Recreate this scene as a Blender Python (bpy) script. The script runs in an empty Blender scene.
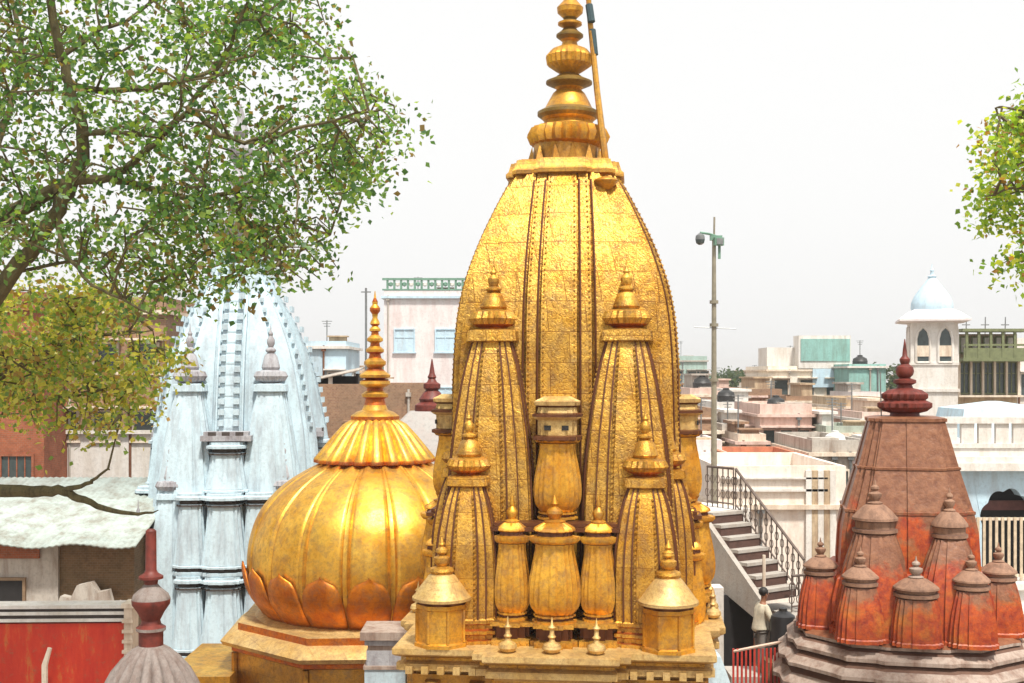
import bpy, math, random
from mathutils import Vector, Matrix
from math import sin, cos, pi, radians as R
random.seed(11)
S = bpy.context.scene
COL = S.collection

# ---------------------------------------------------------------- camera, sky, sun, exposure
F, CX, HY, H = 1200.0, 512.0, 375.0, 11.0          # focal length in px, principal column, horizon row, eye height
cam = bpy.data.cameras.new('camera'); camo = bpy.data.objects.new('camera', cam); COL.objects.link(camo)
camo.location = (0, 0, H); camo.rotation_euler = (R(90), 0, 0)
cam.sensor_width = 36; cam.lens = F/1024*36; cam.shift_y = (HY-341.5)/1024
cam.clip_end = 3000; S.camera = camo

SUN_EL, SUN_AZ = R(62), R(160)                       # azimuth measured from +Y (north) clockwise: sun behind the camera
wd = bpy.data.worlds.new('World'); S.world = wd; wd.use_nodes = True
nt = wd.node_tree; nt.nodes.clear()
sky = nt.nodes.new('ShaderNodeTexSky'); sky.sky_type = 'NISHITA'; sky.sun_disc = False
sky.sun_elevation = SUN_EL; sky.sun_rotation = SUN_AZ; sky.air_density = 1.0; sky.dust_density = 6.0; sky.ozone_density = 1.0
hs = nt.nodes.new('ShaderNodeHueSaturation'); hs.inputs['Saturation'].default_value = 0.10
mn = nt.nodes.new('ShaderNodeMix'); mn.data_type = 'RGBA'; mn.inputs[0].default_value = 0.85
mn.inputs['B'].default_value = (6.4, 6.4, 6.35, 1)    # white haze veil over the blue
bg = nt.nodes.new('ShaderNodeBackground'); bg.inputs['Strength'].default_value = 0.105
ow = nt.nodes.new('ShaderNodeOutputWorld')
nt.links.new(sky.outputs[0], hs.inputs['Color']); nt.links.new(hs.outputs[0], mn.inputs['A'])
nt.links.new(mn.outputs['Result'], bg.inputs['Color']); nt.links.new(bg.outputs[0], ow.inputs[0])
sl = bpy.data.lights.new('sun', 'SUN'); sl.energy = 3.4; sl.angle = R(6); sl.color = (1, .95, .86)
so = bpy.data.objects.new('sun', sl); COL.objects.link(so)
sd = Vector((sin(SUN_AZ)*cos(SUN_EL), cos(SUN_AZ)*cos(SUN_EL), sin(SUN_EL)))
so.rotation_euler = sd.to_track_quat('Z', 'Y').to_euler()
S.view_settings.view_transform = 'Standard'; S.view_settings.look = 'None'
S.view_settings.gamma = 1; S.view_settings.exposure = 0.7
S.cycles.max_bounces = 8; S.cycles.diffuse_bounces = 4; S.cycles.glossy_bounces = 5
S.cycles.sample_clamp_indirect = 6

def W(px, py, Y): return Vector(((px-CX)/F*Y, Y, H+(HY-py)/F*Y))
def ZY(py, Y): return H+(HY-py)/F*Y

# ---------------------------------------------------------------- materials
def N(nt, t, **kw):
    n = nt.nodes.new(t)
    for k, v in kw.items(): setattr(n, k, v)
    return n
def coord(nt, scale=1.0):
    tc = N(nt, 'ShaderNodeTexCoord'); oi = N(nt, 'ShaderNodeObjectInfo')
    m = N(nt, 'ShaderNodeMath', operation='MULTIPLY'); m.inputs[1].default_value = 37.0
    nt.links.new(oi.outputs['Random'], m.inputs[0])
    a = N(nt, 'ShaderNodeVectorMath', operation='ADD')
    nt.links.new(tc.outputs['Object'], a.inputs[0]); nt.links.new(m.outputs[0], a.inputs[1])
    return a.outputs[0]
def noise(nt, v, scale, detail=4, rough=.6):
    n = N(nt, 'ShaderNodeTexNoise'); n.inputs['Scale'].default_value = scale
    n.inputs['Detail'].default_value = detail; n.inputs['Roughness'].default_value = rough
    nt.links.new(v, n.inputs['Vector']); return n.outputs['Fac']
def ramp(nt, f, stops):
    r = N(nt, 'ShaderNodeValToRGB'); e = r.color_ramp.elements
    while len(e) < len(stops): e.new(.5)
    for i, (p, c) in enumerate(stops): e[i].position = p; e[i].color = (*c, 1)
    nt.links.new(f, r.inputs[0]); return r.outputs[0]
def mix(nt, f, a, b, mode='MIX'):
    m = N(nt, 'ShaderNodeMix', data_type='RGBA', blend_type=mode)
    for s, val in ((m.inputs[0], f), (m.inputs['A'], a), (m.inputs['B'], b)):
        if hasattr(val, 'is_output'): nt.links.new(val, s)
        elif isinstance(val, (int, float)): s.default_value = val
        else: s.default_value = (*val, 1)
    return m.outputs['Result']
def base(name, rough=.6, metal=0.0):
    m = bpy.data.materials.new(name); m.use_nodes = True
    b = m.node_tree.nodes['Principled BSDF']; b.inputs['Roughness'].default_value = rough; b.inputs['Metallic'].default_value = metal
    return m, m.node_tree, b
def bump(nt, b, h, strength, dist):
    u = N(nt, 'ShaderNodeBump'); u.inputs['Strength'].default_value = strength; u.inputs['Distance'].default_value = dist
    nt.links.new(h, u.inputs['Height']); nt.links.new(u.outputs[0], b.inputs['Normal'])

def gold(name, c0, c1, dirt_shade, relief=1.0, scale=5.0, rough=.42, metal=.7):
    m, nt, b = base(name, rough, metal)
    v = coord(nt)
    n1 = noise(nt, v, 1.6, 6, .65); n2 = noise(nt, v, 14, 5, .7)
    col = ramp(nt, n1, [(.3, c0), (.62, c1)])
    n5 = noise(nt, v, 4.5, 8, .75)
    col = mix(nt, ramp(nt, n2, [(.48, (0, 0, 0)), (.75, (.6, .6, .6))]), col, dirt_shade)
    col = mix(nt, ramp(nt, n5, [(.46, (0, 0, 0)), (.70, (.75, .75, .75))]), col, tuple(.5*(p+q) for p, q in zip(dirt_shade, (.30, .24, .16))))
    if relief:
        # embossed arabesque: warped cells (scroll work) over fine chasing
        def vine(sc, dist):
            w_ = N(nt, 'ShaderNodeTexNoise'); w_.inputs['Scale'].default_value = sc; w_.inputs['Detail'].default_value = 1.2; w_.inputs['Distortion'].default_value = dist
            nt.links.new(v, w_.inputs['Vector'])
            s_ = N(nt, 'ShaderNodeMath', operation='SUBTRACT'); s_.inputs[1].default_value = .5; nt.links.new(w_.outputs['Fac'], s_.inputs[0])
            a_ = N(nt, 'ShaderNodeMath', operation='ABSOLUTE'); nt.links.new(s_.outputs[0], a_.inputs[0])
            m_ = N(nt, 'ShaderNodeMath', operation='MULTIPLY', use_clamp=True); m_.inputs[1].default_value = 7.0; nt.links.new(a_.outputs[0], m_.inputs[0]); return m_.outputs[0]
        va_, vb_ = vine(scale, 1.6), vine(scale*2.1, .8)
        s3 = N(nt, 'ShaderNodeMath', operation='MULTIPLY_ADD'); s3.inputs[1].default_value = .62
        s4 = N(nt, 'ShaderNodeMath', operation='MULTIPLY'); s4.inputs[1].default_value = .38; nt.links.new(vb_, s4.inputs[0])
        nt.links.new(va_, s3.inputs[0]); nt.links.new(s4.outputs[0], s3.inputs[2])
        sx = N(nt, 'ShaderNodeSeparateXYZ'); cb = N(nt, 'ShaderNodeCombineXYZ'); nt.links.new(v, sx.inputs[0])
        ad = N(nt, 'ShaderNodeMath', operation='MULTIPLY_ADD'); ad.inputs[1].default_value = .7; nt.links.new(sx.outputs[1], ad.inputs[0]); nt.links.new(sx.outputs[0], ad.inputs[2])
        nt.links.new(ad.outputs[0], cb.inputs[0]); nt.links.new(sx.outputs[2], cb.inputs[1])
        br = N(nt, 'ShaderNodeTexBrick'); br.inputs['Scale'].default_value = 1.0; br.inputs['Brick Width'].default_value = .62; br.inputs['Row Height'].default_value = .47; br.inputs['Mortar Size'].default_value = .007; br.inputs['Bias'].default_value = -.1
        br.inputs['Color1'].default_value = (1, 1, 1, 1); br.inputs['Color2'].default_value = (.66, .62, .56, 1); br.inputs['Mortar'].default_value = (.34, .22, .14, 1)
        nt.links.new(cb.outputs[0], br.inputs['Vector'])
        col = mix(nt, .75*min(1, relief)**1.3, col, br.outputs['Color'], 'MULTIPLY')
        h = mix(nt, .35, s3.outputs[0], n2)
        h = mix(nt, br.outputs['Fac'], h, (0, 0, 0))
        bump(nt, b, h, .42*min(1, relief), .018*relief)
        groove_shade = ramp(nt, s3.outputs[0], [(.10, (1, 1, 1)), (.42, (0, 0, 0))])  # crease shade of the relief put into the colour, in the dirt tone
        g = N(nt, 'ShaderNodeMath', operation='MULTIPLY'); g.inputs[1].default_value = .62*min(1, relief)
        nt.links.new(groove_shade, g.inputs[0])
        col = mix(nt, g.outputs[0], col, dirt_shade)
    else:
        bump(nt, b, noise(nt, v, 9, 4), .25, .02)
    nt.links.new(col, b.inputs['Base Color'])
    rr = N(nt, 'ShaderNodeMapRange'); rr.inputs['To Min'].default_value = rough-.1; rr.inputs['To Max'].default_value = rough+.25
    nt.links.new(n2, rr.inputs[0]); nt.links.new(rr.outputs[0], b.inputs['Roughness'])
    return m

def plaster(name, c, stain=(.25, .2, .16), amt=.45, sc=1.0, rough=.85, streak=True):
    m, nt, b = base(name, rough)
    v = coord(nt)
    mp = N(nt, 'ShaderNodeMapping'); mp.inputs['Scale'].default_value = (sc*2.2, sc*2.2, sc*.45 if streak else sc*2.2)
    nt.links.new(v, mp.inputs[0])
    n1 = noise(nt, mp.outputs[0], 1.3, 8, .7); n2 = noise(nt, v, 9*sc, 6, .7)
    amt = min(.9, amt*1.45)
    f = ramp(nt, n1, [(.44, (0, 0, 0)), (.66, (amt, amt, amt))])
    col = mix(nt, f, c, stain)
    col = mix(nt, ramp(nt, n2, [(.5, (0, 0, 0)), (.7, (amt*.7,)*3)]), col, tuple(x*.55 for x in c))
    nt.links.new(col, b.inputs['Base Color'])
    bump(nt, b, n2, .4, .03)
    return m

def brick(name, c0, c1, mortar, sc=1.0, plast=None):
    m, nt, b = base(name, .9)
    tc = N(nt, 'ShaderNodeTexCoord'); sx = N(nt, 'ShaderNodeSeparateXYZ'); cb = N(nt, 'ShaderNodeCombineXYZ')
    nt.links.new(tc.outputs['Object'], sx.inputs[0])
    ad = N(nt, 'ShaderNodeMath', operation='ADD'); nt.links.new(sx.outputs[0], ad.inputs[0]); nt.links.new(sx.outputs[1], ad.inputs[1])
    nt.links.new(ad.outputs[0], cb.inputs[0]); nt.links.new(sx.outputs[2], cb.inputs[1])
    br = N(nt, 'ShaderNodeTexBrick'); br.inputs['Scale'].default_value = 4.2*sc
    br.inputs['Color1'].default_value = (*c0, 1); br.inputs['Color2'].default_value = (*c1, 1); br.inputs['Mortar'].default_value = (*mortar, 1)
    br.inputs['Mortar Size'].default_value = .018
    nt.links.new(cb.outputs[0], br.inputs['Vector'])
    v = tc.outputs['Object']
    n1 = noise(nt, v, .9, 7, .7)
    col = mix(nt, ramp(nt, n1, [(.42, (0, 0, 0)), (.66, (.7, .7, .7))]), br.outputs['Color'], plast or tuple(x*.45 for x in c0))
    n3 = noise(nt, v, 6, 5, .7)
    col = mix(nt, ramp(nt, n3, [(.5, (0, 0, 0)), (.7, (.6, .6, .6))]), col, tuple(x*.4 for x in c1))
    nt.links.new(col, b.inputs['Base Color'])
    bump(nt, b, br.outputs['Fac'], .5, -.02)
    return m

def plain(name, c, rough=.6, metal=0, var=.35, sc=6):
    m, nt, b = base(name, rough, metal)
    v = coord(nt)
    n = noise(nt, v, sc, 5, .65)
    nt.links.new(mix(nt, ramp(nt, n, [(.4, (0, 0, 0)), (.7, (1, 1, 1))]), c, tuple(x*(1-var) for x in c)), b.inputs['Base Color'])
    bump(nt, b, n, .2, .02)
    return m

def leafmat(name, c):
    m = bpy.data.materials.new(name); m.use_nodes = True; nt = m.node_tree; nt.nodes.clear()
    o = N(nt, 'ShaderNodeOutputMaterial'); d = N(nt, 'ShaderNodeBsdfPrincipled'); t = N(nt, 'ShaderNodeBsdfTranslucent')
    d.inputs['Base Color'].default_value = (*c, 1); d.inputs['Roughness'].default_value = .42
    t.inputs[0].default_value = (min(1, c[0]*2.2), min(1, c[1]*2.2), c[2]*.9, 1)
    mx = N(nt, 'ShaderNodeMixShader'); mx.inputs[0].default_value = .45
    nt.links.new(d.outputs[0], mx.inputs[1]); nt.links.new(t.outputs[0], mx.inputs[2]); nt.links.new(mx.outputs[0], o.inputs[0])
    return m

def faded_red(name, zlo, zhi):
    """orange-red paint surviving low on the spire, weathered off to brown stone above a ragged line"""
    m, nt, b = base(name, .42)
    tc = N(nt, 'ShaderNodeTexCoord'); sx = N(nt, 'ShaderNodeSeparateXYZ'); nt.links.new(tc.outputs['Object'], sx.inputs[0])
    v = coord(nt)
    n1 = noise(nt, v, 1.8, 7, .7); n2 = noise(nt, v, 7, 6, .7)
    mr = N(nt, 'ShaderNodeMapRange'); mr.inputs['From Min'].default_value = zlo; mr.inputs['From Max'].default_value = zhi
    nt.links.new(sx.outputs[2], mr.inputs[0])
    ad = N(nt, 'ShaderNodeMath', operation='ADD'); nt.links.new(mr.outputs[0], ad.inputs[0])
    sb = N(nt, 'ShaderNodeMath', operation='MULTIPLY_ADD'); sb.inputs[1].default_value = 1.6; sb.inputs[2].default_value = -.8
    nt.links.new(n1, sb.inputs[0]); nt.links.new(sb.outputs[0], ad.inputs[1])
    stone = ramp(nt, n2, [(.35, (.155, .052, .022)), (.62, (.27, .115, .055))])
    paint = ramp(nt, n2, [(.35, (.22, .016, .004)), (.62, (.46, .075, .005))])
    paint = mix(nt, ramp(nt, n1, [(.52, (0, 0, 0)), (.7, (.6, .6, .6))]), paint, (.58, .24, .02))
    n6 = noise(nt, v, 16, 6, .8)
    col = mix(nt, ramp(nt, ad.outputs[0], [(.4, (0, 0, 0)), (.6, (1, 1, 1))]), paint, stone)
    col = mix(nt, ramp(nt, n6, [(.5, (0, 0, 0)), (.75, (.75, .75, .75))]), col, (.11, .045, .025))
    nt.links.new(col, b.inputs['Base Color']); bump(nt, b, n2, .5, .03)
    return m

GOLD = gold('embossed_gold', (.52, .25, .020), (.82, .49, .095), (.17, .06, .010), 1.0, 8.5)
GOLDF = gold('fine_embossed_gold', (.50, .22, .013), (.76, .43, .07), (.16, .05, .008), .8, 10)  # slightly oranger base carries the bounce light of the lower tiers
GOLDB = gold('chased_gold', (.54, .215, .010), (.78, .42, .05), (.20, .05, .008), .35, 8, rough=.38)  # orange of light bounced between the lower pots put into the colour
GOLDS = gold('smooth_gold', (.64, .29, .018), (.86, .52, .085), (.30, .12, .02), 0, rough=.36, metal=.82)
GOLDD = gold('old_gold', (.44, .18, .018), (.62, .34, .06), (.16, .07, .02), .5, 11, rough=.42)
GOLDR = gold('red_gold_and_shade', (.48, .08, .008), (.66, .20, .016), (.20, .025, .008), .6, 9, rough=.4)
GOLDO = gold('orange_gold', (.48, .10, .007), (.74, .26, .016), (.30, .06, .01), .3, 6, rough=.38)
GOLDP = gold('pale_gold', (.58, .36, .10), (.72, .52, .22), (.26, .11, .03), .5, 9, rough=.5, metal=.5)
BANDSHADE = plain('dark_band_and_groove_shade', (.13, .042, .013), .5, .4)  # stands in for dark groove shade; also colours dark bands on mouldings
VERM = plain('vermilion_paint', (.42, .03, .012), .5, .2)
MARB = plaster('weathered_white_stone', (.48, .60, .66), (.26, .28, .31), .45, 1.3)
MARBD = plaster('grey_stone_bands', (.38, .38, .40), (.16, .13, .14), .6, 1.6)
SOOT = plain('blackened_stone', (.07, .055, .05), .9)
REDT = faded_red('faded_red_stone', 7.35, 9.3)
REDL = faded_red('orange_red_paint', 6.9, 8.3)
REDTOP = plain('dark_red_stone', (.16, .022, .012), .55, 0, .6, 9)
GREYC = plaster('dusty_cream_stone', (.38, .30, .25), (.18, .10, .07), .6, 1.5)
WHITE = plaster('whitewash', (.70, .67, .63), (.45, .38, .30), .4)
CREAM = plaster('cream_plaster', (.74, .64, .52), (.40, .27, .18), .5)
PINKP = plaster('pink_plaster', (.70, .52, .45), (.42, .27, .2), .5)
PINKW = plaster('pale_pink_plaster', (.70, .66, .65), (.55, .42, .40), .4)
TEAL = plaster('teal_plaster', (.25, .46, .42), (.16, .22, .18), .5)
BLUEW = plaster('pale_blue_plaster', (.50, .66, .76), (.35, .38, .40), .4)
GREYP = plaster('grey_plaster', (.46, .42, .37), (.24, .18, .14), .6)
OCHRE = plaster('ochre_plaster', (.52, .40, .26), (.26, .16, .10), .6)
BRICKR = brick('red_brick', (.40, .11, .045), (.30, .09, .04), (.30, .2, .14))
BRICKB = brick('brown_brick', (.36, .21, .12), (.28, .15, .09), (.34, .26, .2), 1, (.24, .16, .10))
BRICKD = brick('dark_brick', (.20, .11, .05), (.14, .08, .035), (.2, .15, .1), 1, (.12, .085, .04))
REDWALL = None
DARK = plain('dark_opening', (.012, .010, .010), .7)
GLASS = plain('dim_glass', (.06, .08, .08), .15)
WOOD = plain('weathered_wood', (.26, .17, .10), .8)
STEEL = plain('grey_metal', (.24, .25, .25), .45, .5)
RUST = plain('rusty_metal', (.20, .085, .045), .7, .3)
GREENM = plain('green_painted_metal', (.16, .30, .22), .5)
OLIVE = plain('olive_woodwork', (.17, .19, .09), .7)
TARP = plaster('pale_teal_sheet', (.40, .46, .43), (.19, .16, .12), .55, .7)
BARK = plaster('bark', (.13, .105, .045), (.05, .04, .02), .7, 4, .95)
STONE = plaster('pale_slab_stone', (.42, .39, .35), (.36, .30, .25), .5, 2)

def redwall():
    m, nt, b = base('peeling_red_paint', .6)
    v = coord(nt)
    mp = N(nt, 'ShaderNodeMapping'); mp.inputs['Scale'].default_value = (3, 3, .7); nt.links.new(v, mp.inputs[0])
    n1 = noise(nt, mp.outputs[0], 1.2, 7, .72); n2 = noise(nt, v, 8, 6, .75)
    col = ramp(nt, n1, [(.35, (.46, .016, .007)), (.54, (.56, .035, .009)), (.64, (.50, .15, .03)), (.70, (.46, .02, .008))])
    col = mix(nt, ramp(nt, n2, [(.55, (0, 0, 0)), (.7, (.7, .7, .7))]), col, (.30, .10, .04))
    nt.links.new(col, b.inputs['Base Color']); bump(nt, b, n2, .4, .02); return m
REDWALL = redwall()

# ---------------------------------------------------------------- mesh helpers
class MB:
    def __init__(s): s.v, s.f, s.m = [], [], []
    def add(s, vs, fs, m=0):
        o = len(s.v); s.v += [tuple(v) for v in vs]
        for f in fs: s.f.append(tuple(i+o for i in f)); s.m.append(m)
    def box(s, c, d, m=0, rz=0):
        x, y, z = d[0]/2, d[1]/2, d[2]/2; ca, sa = cos(rz), sin(rz)
        vs = [(c[0]+a*x*ca-b*y*sa, c[1]+a*x*sa+b*y*ca, c[2]+e*z) for a, b, e in
              ((-1,-1,-1),(1,-1,-1),(1,1,-1),(-1,1,-1),(-1,-1,1),(1,-1,1),(1,1,1),(-1,1,1))]
        s.add(vs, [(0,3,2,1),(4,5,6,7),(0,1,5,4),(1,2,6,5),(2,3,7,6),(3,0,4,7)], m)
    def loft(s, rings, m=0, cap=(True, True), mats=None):
        n = len(rings[0]); vs = [p for r in rings for p in r]; o = len(s.v); s.v += [tuple(p) for p in vs]
        for k in range(len(rings)-1):
            mm = mats[k] if mats else m
            for i in range(n):
                j = (i+1) % n
                s.f.append((o+k*n+i, o+k*n+j, o+(k+1)*n+j, o+(k+1)*n+i)); s.m.append(mm)
        if cap[0]: s.f.append(tuple(o+i for i in reversed(range(n)))); s.m.append(mats[0] if mats else m)
        if cap[1]: s.f.append(tuple(o+(len(rings)-1)*n+i for i in range(n))); s.m.append(mats[-1] if mats else m)
    def lathe(s, prof, n=24, c=(0, 0, 0), m=0, fn=None, mats=None, ph=0.0):
        rings = []
        for e in prof:
            r, z = e[0], e[1]; amp = e[2] if len(e) > 2 else 0
            ring = []
            for i in range(n):
                a = 2*pi*i/n+ph
                q = r*(1+(amp*fn(a) if fn and amp else 0))
                ring.append((c[0]+q*cos(a), c[1]+q*sin(a), c[2]+z))
            rings.append(ring)
        s.loft(rings, m, (True, True), mats)
    def plan(s, prof, st, c=(0, 0, 0), m=0, mats=None, rz=0):
        rings = []
        for r, z in prof:
            pts = st(r) if callable(st) else ratha(st, r)
            rings.append([(c[0]+x*cos(rz)-y*sin(rz), c[1]+x*sin(rz)+y*cos(rz), c[2]+z) for x, y in pts])
        s.loft(rings, m, (True, True), mats)
    def tube(s, pts, rad, n=6, m=0):
        pts = [Vector(p) for p in pts]; rings = []; up = None
        for i, p in enumerate(pts):
            d = (pts[min(i+1, len(pts)-1)]-pts[max(i-1, 0)]).normalized()
            if up is None: up = d.orthogonal().normalized()
            up = (up-d*up.dot(d))
            up = up.normalized() if up.length > 1e-5 else d.orthogonal().normalized()
            b = d.cross(up); r = rad[i] if isinstance(rad, (list, tuple)) else rad
            rings.append([p+up*(r*cos(2*pi*k/n))+b*(r*sin(2*pi*k/n)) for k in range(n)])
        s.loft(rings, m)
    def ball(s, c, r, n=8, m=0, sz=1.0):
        k = max(3, n//2)
        s.lathe([(max(.02*r, r*sin(pi*i/k)), -r*sz*cos(pi*i/k)) for i in range(k+1)], n, c, m)
    def mesh(s, name, mats, ang=38):
        me = bpy.data.meshes.new(name); me.from_pydata(s.v, [], s.f)
        for mt in (mats if isinstance(mats, (list, tuple)) else [mats]): me.materials.append(mt)
        me.polygons.foreach_set('material_index', s.m)
        me.polygons.foreach_set('use_smooth', [True]*len(s.f)); me.update()
        me.set_sharp_from_angle(angle=R(ang)); return me
    def build(s, name, mats, parent=None, loc=(0, 0, 0), rz=0, ang=38):
        return link(name, s.mesh(name, mats, ang), parent, loc, rz)
def link(name, me, parent=None, loc=(0, 0, 0), rz=0, sc=1.0):
    o = bpy.data.objects.new(name, me); COL.objects.link(o); o.parent = parent
    o.location = loc; o.rotation_euler = (0, 0, rz); o.scale = (sc, sc, sc); return o
def thing(name, label, cat, loc=(0, 0, 0), rz=0, group=None):
    return tag(link(name, None, None, loc, rz), label, cat, group)
def tag(o, label, cat, group=None, kind=None):
    o['label'] = label; o['category'] = cat
    if group: o['group'] = group
    if kind: o['kind'] = kind
    return o
def struct(name, mb, mats): o = mb.build(name, mats); o['kind'] = 'structure'; return o

def ratha(st, r=1.0):
    """stepped (offset) square plan: list of (half width, depth) from the middle of a face out to the corner"""
    seq = []
    for i, (h, d) in enumerate(st):
        seq.append((d, h))
        if i+1 < len(st): seq.append((st[i+1][1], h))
    q = seq+[(y, x) for x, y in reversed(seq[:-1])]
    out = []
    for k in range(4):
        for x, y in q:
            for _ in range(k): x, y = -y, x
            out.append((x*r, y*r))
    return out
def smooth_prof(pts, n):
    """Catmull-Rom through (r, z) points"""
    out = []
    P = [pts[0]]+list(pts)+[pts[-1]]
    for i in range(1, len(P)-2):
        for k in range(n):
            t = k/n; a, b, c, d = P[i-1], P[i], P[i+1], P[i+2]
            out.append(tuple(.5*((2*b[j])+(-a[j]+c[j])*t+(2*a[j]-5*b[j]+4*c[j]-d[j])*t*t+(-a[j]+3*b[j]-3*c[j]+d[j])*t**3) for j in (0, 1)))
    out.append(tuple(pts[-1])); return out

# ---------------------------------------------------------------- ground and terraces (setting)
g = MB(); g.add([(-900, -200, 0), (900, -200, 0), (900, 1600, 0), (-900, 1600, 0)], [(0, 1, 2, 3)])
struct('ground', g, plaster('dusty_ground', (.30, .25, .20), (.18, .14, .10), .6, .3))
g = MB(); g.box((0, 25, 1.6), (26, 22, 3.2)); struct('courtyard_pavement', g, plaster('courtyard_stone', (.34, .27, .22), (.18, .12, .09), .6, 1.2))

# ---------------------------------------------------------------- temple pieces
PL_T = [(.30, 1.0), (.37, .965), (.66, .93), (.86, .86)]
PL_U = [(.26, 1.0), (.34, .95), (.62, .92), (.84, .84)]
lob = lambda k: (lambda a: abs(cos(k*a/2)))
def turret_meshes(h, wb, wt, am_r, fin_h, mats, pw=4.0, bands=0, bead=True):
    """a miniature spire: curved body with offsets and collar, ribbed amalaka, pot finial; base at z=0"""
    mbody, mam, mfin, mband = mats
    b = MB(); prof = [(wb*1.10, 0), (wb*1.10, .05), (wb*.97, .06), (wb*.97, .12), (wb*1.06, .14), (wb*1.06, .19), (wb*.95, .21), (wb*.95, .27), (wb*1.03, .29), (wb*1.03, .34)]
    k = 12
    for i in range(k+1):
        t = i/k; prof.append(((wt+(wb-wt)*(1-t**pw))*(.93+.07*sin(pi*min(1, .25+t))), .36+(h-.36)*t))
    b.plan(prof, PL_U, mats=[1 if 1 <= j <= 8 and j % 2 else 0 for j in range(len(prof)-1)])
    ch = wt*.5
    b.plan([(wt*1.02, h), (wt*1.16, h+.02), (wt*1.10, h+ch), (wt*.7, h+ch+.03)], PL_U)
    if bead:                                            # beading down both sides of the middle band
        for i in range(int((h-.4)/.075)):
            t = i*.075/(h-.36); r = (wt+(wb-wt)*(1-t**pw))*(.93+.07*sin(pi*min(1, .25+t)))
            for s in (-1, 1):
                for (dx, dy) in ((s*.30*r, -.975*r), (-.975*r, s*.30*r), (.975*r, s*.30*r)):
                    b.ball((dx, dy, .36+i*.075), .026, 5)
    if bead:
        for s in (-1, 1):
            for fx_, fd_ in ((.40, .95), (.63, .90)):
                for P_ in (lambda u_, d_: (u_, -d_), lambda u_, d_: (-d_, u_), lambda u_, d_: (d_, u_)):
                    pts_ = []
                    for i in range(k+1):
                        t = i/k; r = (wt+(wb-wt)*(1-t**pw))*(.93+.07*sin(pi*min(1, .25+t))); pts_.append((*P_(s*fx_*r, fd_*r), .36+(h-.36)*t))
                    b.tube(pts_, .017, 4, 2)  # added dark strips that stand in for groove shade down the turret
    a = MB(); z = h+ch
    a.lathe([(wt*.55, z), (am_r*.6, z+.05), (am_r*.86, z+.10, .12), (am_r, z+am_r*.55, .14), (am_r*.9, z+am_r*.85, .1), (am_r*.5, z+am_r*.98)], 40, fn=lob(20), mats=[1, 1, 0, 0, 0])
    f = MB(); z += am_r*.98; s = fin_h
    f.lathe([(am_r*.55, z), (am_r*.62, z+.05*s), (am_r*.58, z+.10*s), (am_r*.42, z+.30*s), (am_r*.22, z+.36*s), (am_r*.36, z+.40*s), (am_r*.36, z+.43*s),
             (am_r*.16, z+.48*s), (am_r*.26, z+.56*s), (am_r*.26, z+.64*s), (am_r*.12, z+.72*s), (am_r*.16, z+.77*s), (am_r*.05, z+.84*s), (am_r*.015, z+s)], 20)
    return [b.mesh('turret', [mbody, mband, BANDSHADE]), a.mesh('amalaka', [mam, mband]), f.mesh('finial', mfin)]
def put_turret(meshes, root, x, y, z, rz=0, name='turret'):
    t = link(name, meshes[0], root, (x, y, z), rz)
    for nm, me in zip(('amalaka', 'finial'), meshes[1:]): link(nm, me, t)
    return t
def barrel_mesh(r, h, mats, fin=.4, st=None):
    b = MB(); prof = [(r*.84, 0), (r*.84, .03), (r*.70, .04), (r*.70, .07), (r*.80, .08), (r*.80, .105)]
    body = smooth_prof([(r*.72, .10*h), (r*.93, .20*h), (r, .36*h), (r*.95, .56*h), (r*.80, .82*h), (r*.74, .93*h), (r*.74, h)], 3)
    prof += [(q, max(.11+.001*i_, z)) for i_, (q, z) in enumerate(body)]
    prof += [(r*.88, h+.015), (r*.98, h+.06), (r*.98, h+.10), (r*.70, h+.12), (r*.66, h+.17), (r*.80, h+.19), (r*.76, h+.23), (r*.42, h+.30)]
    n = len(prof)-1
    b.plan(prof, st or [(.10, 1.0), (.15, .955), (.50, .90), (.54, .84), (.72, .72)], mats=[1 if j in (n-8, n-4, 2) else 0 for j in range(n)])
    f = MB(); z = h+.29
    f.lathe([(r*.40, z), (r*.42, z+.03), (r*.2, z+.06), (r*.32, z+.14), (r*.30, z+.18), (r*.10, z+.24), (r*.16, z+.28), (r*.03, z+fin)], 16)
    return [b.mesh('barrel', mats), f.mesh('finial', mats[0])]
def put_barrel(m, root, x, y, z, rz, fin=True):
    o = link('barrel' if len(m) > 1 else 'bell_tier', m[0], root, (x, y, z), rz)
    if fin and len(m) > 1: link('finial', m[1], o)
    return o
def faces():
    """front and both side faces: (angle, function turning front-face (along, depth) into x, y)"""
    for a in (0, pi/2, -pi/2):
        yield a, (lambda u, d, a=a: (u*cos(a)+d*sin(a), u*sin(a)-d*cos(a)))
def finial_lathe(rows, z0, n=36, lobes=None):
    f = MB(); f.lathe(rows, n, (0, 0, 0), fn=lobes); return f

# ---------------------------------------------------------------- the golden temple spire
X0, Y0 = .90, 20.0
root = thing('golden_temple', 'tall embossed golden temple spire in the middle, clustered with miniature spires', 'temple spire', (X0, Y0, 0), R(-6))
ZB = 7.12
z20 = lambda y: ZY(y, 20)
tw = [(116/60, ZB)]+[(hw/60, z20(y)) for y, hw in ((560, 114), (480, 112), (420, 110), (380, 109), (350, 107.5), (320, 105), (290, 99.5), (260, 90), (230, 77.5), (200, 62.5), (181, 52))]
tp = smooth_prof(tw, 4)
def tplan(r):
    c = .30+.11*r
    return ratha([(c*.55/r, 1.03), (c*.55/r+.035, .955), (c/r, 1.0), (c/r+.035, .90), (c/r+.11, .955), (.66, .935), (.69, .88), (.86, .86)], r)
b = MB(); b.plan(tp, tplan)
def radat(z):
    for (r0, za), (r1, zb) in zip(tp, tp[1:]):
        if za <= z <= zb: return r0+(r1-r0)*(z-za)/(zb-za)
    return tp[-1][0]
zz = 9.9
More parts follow.
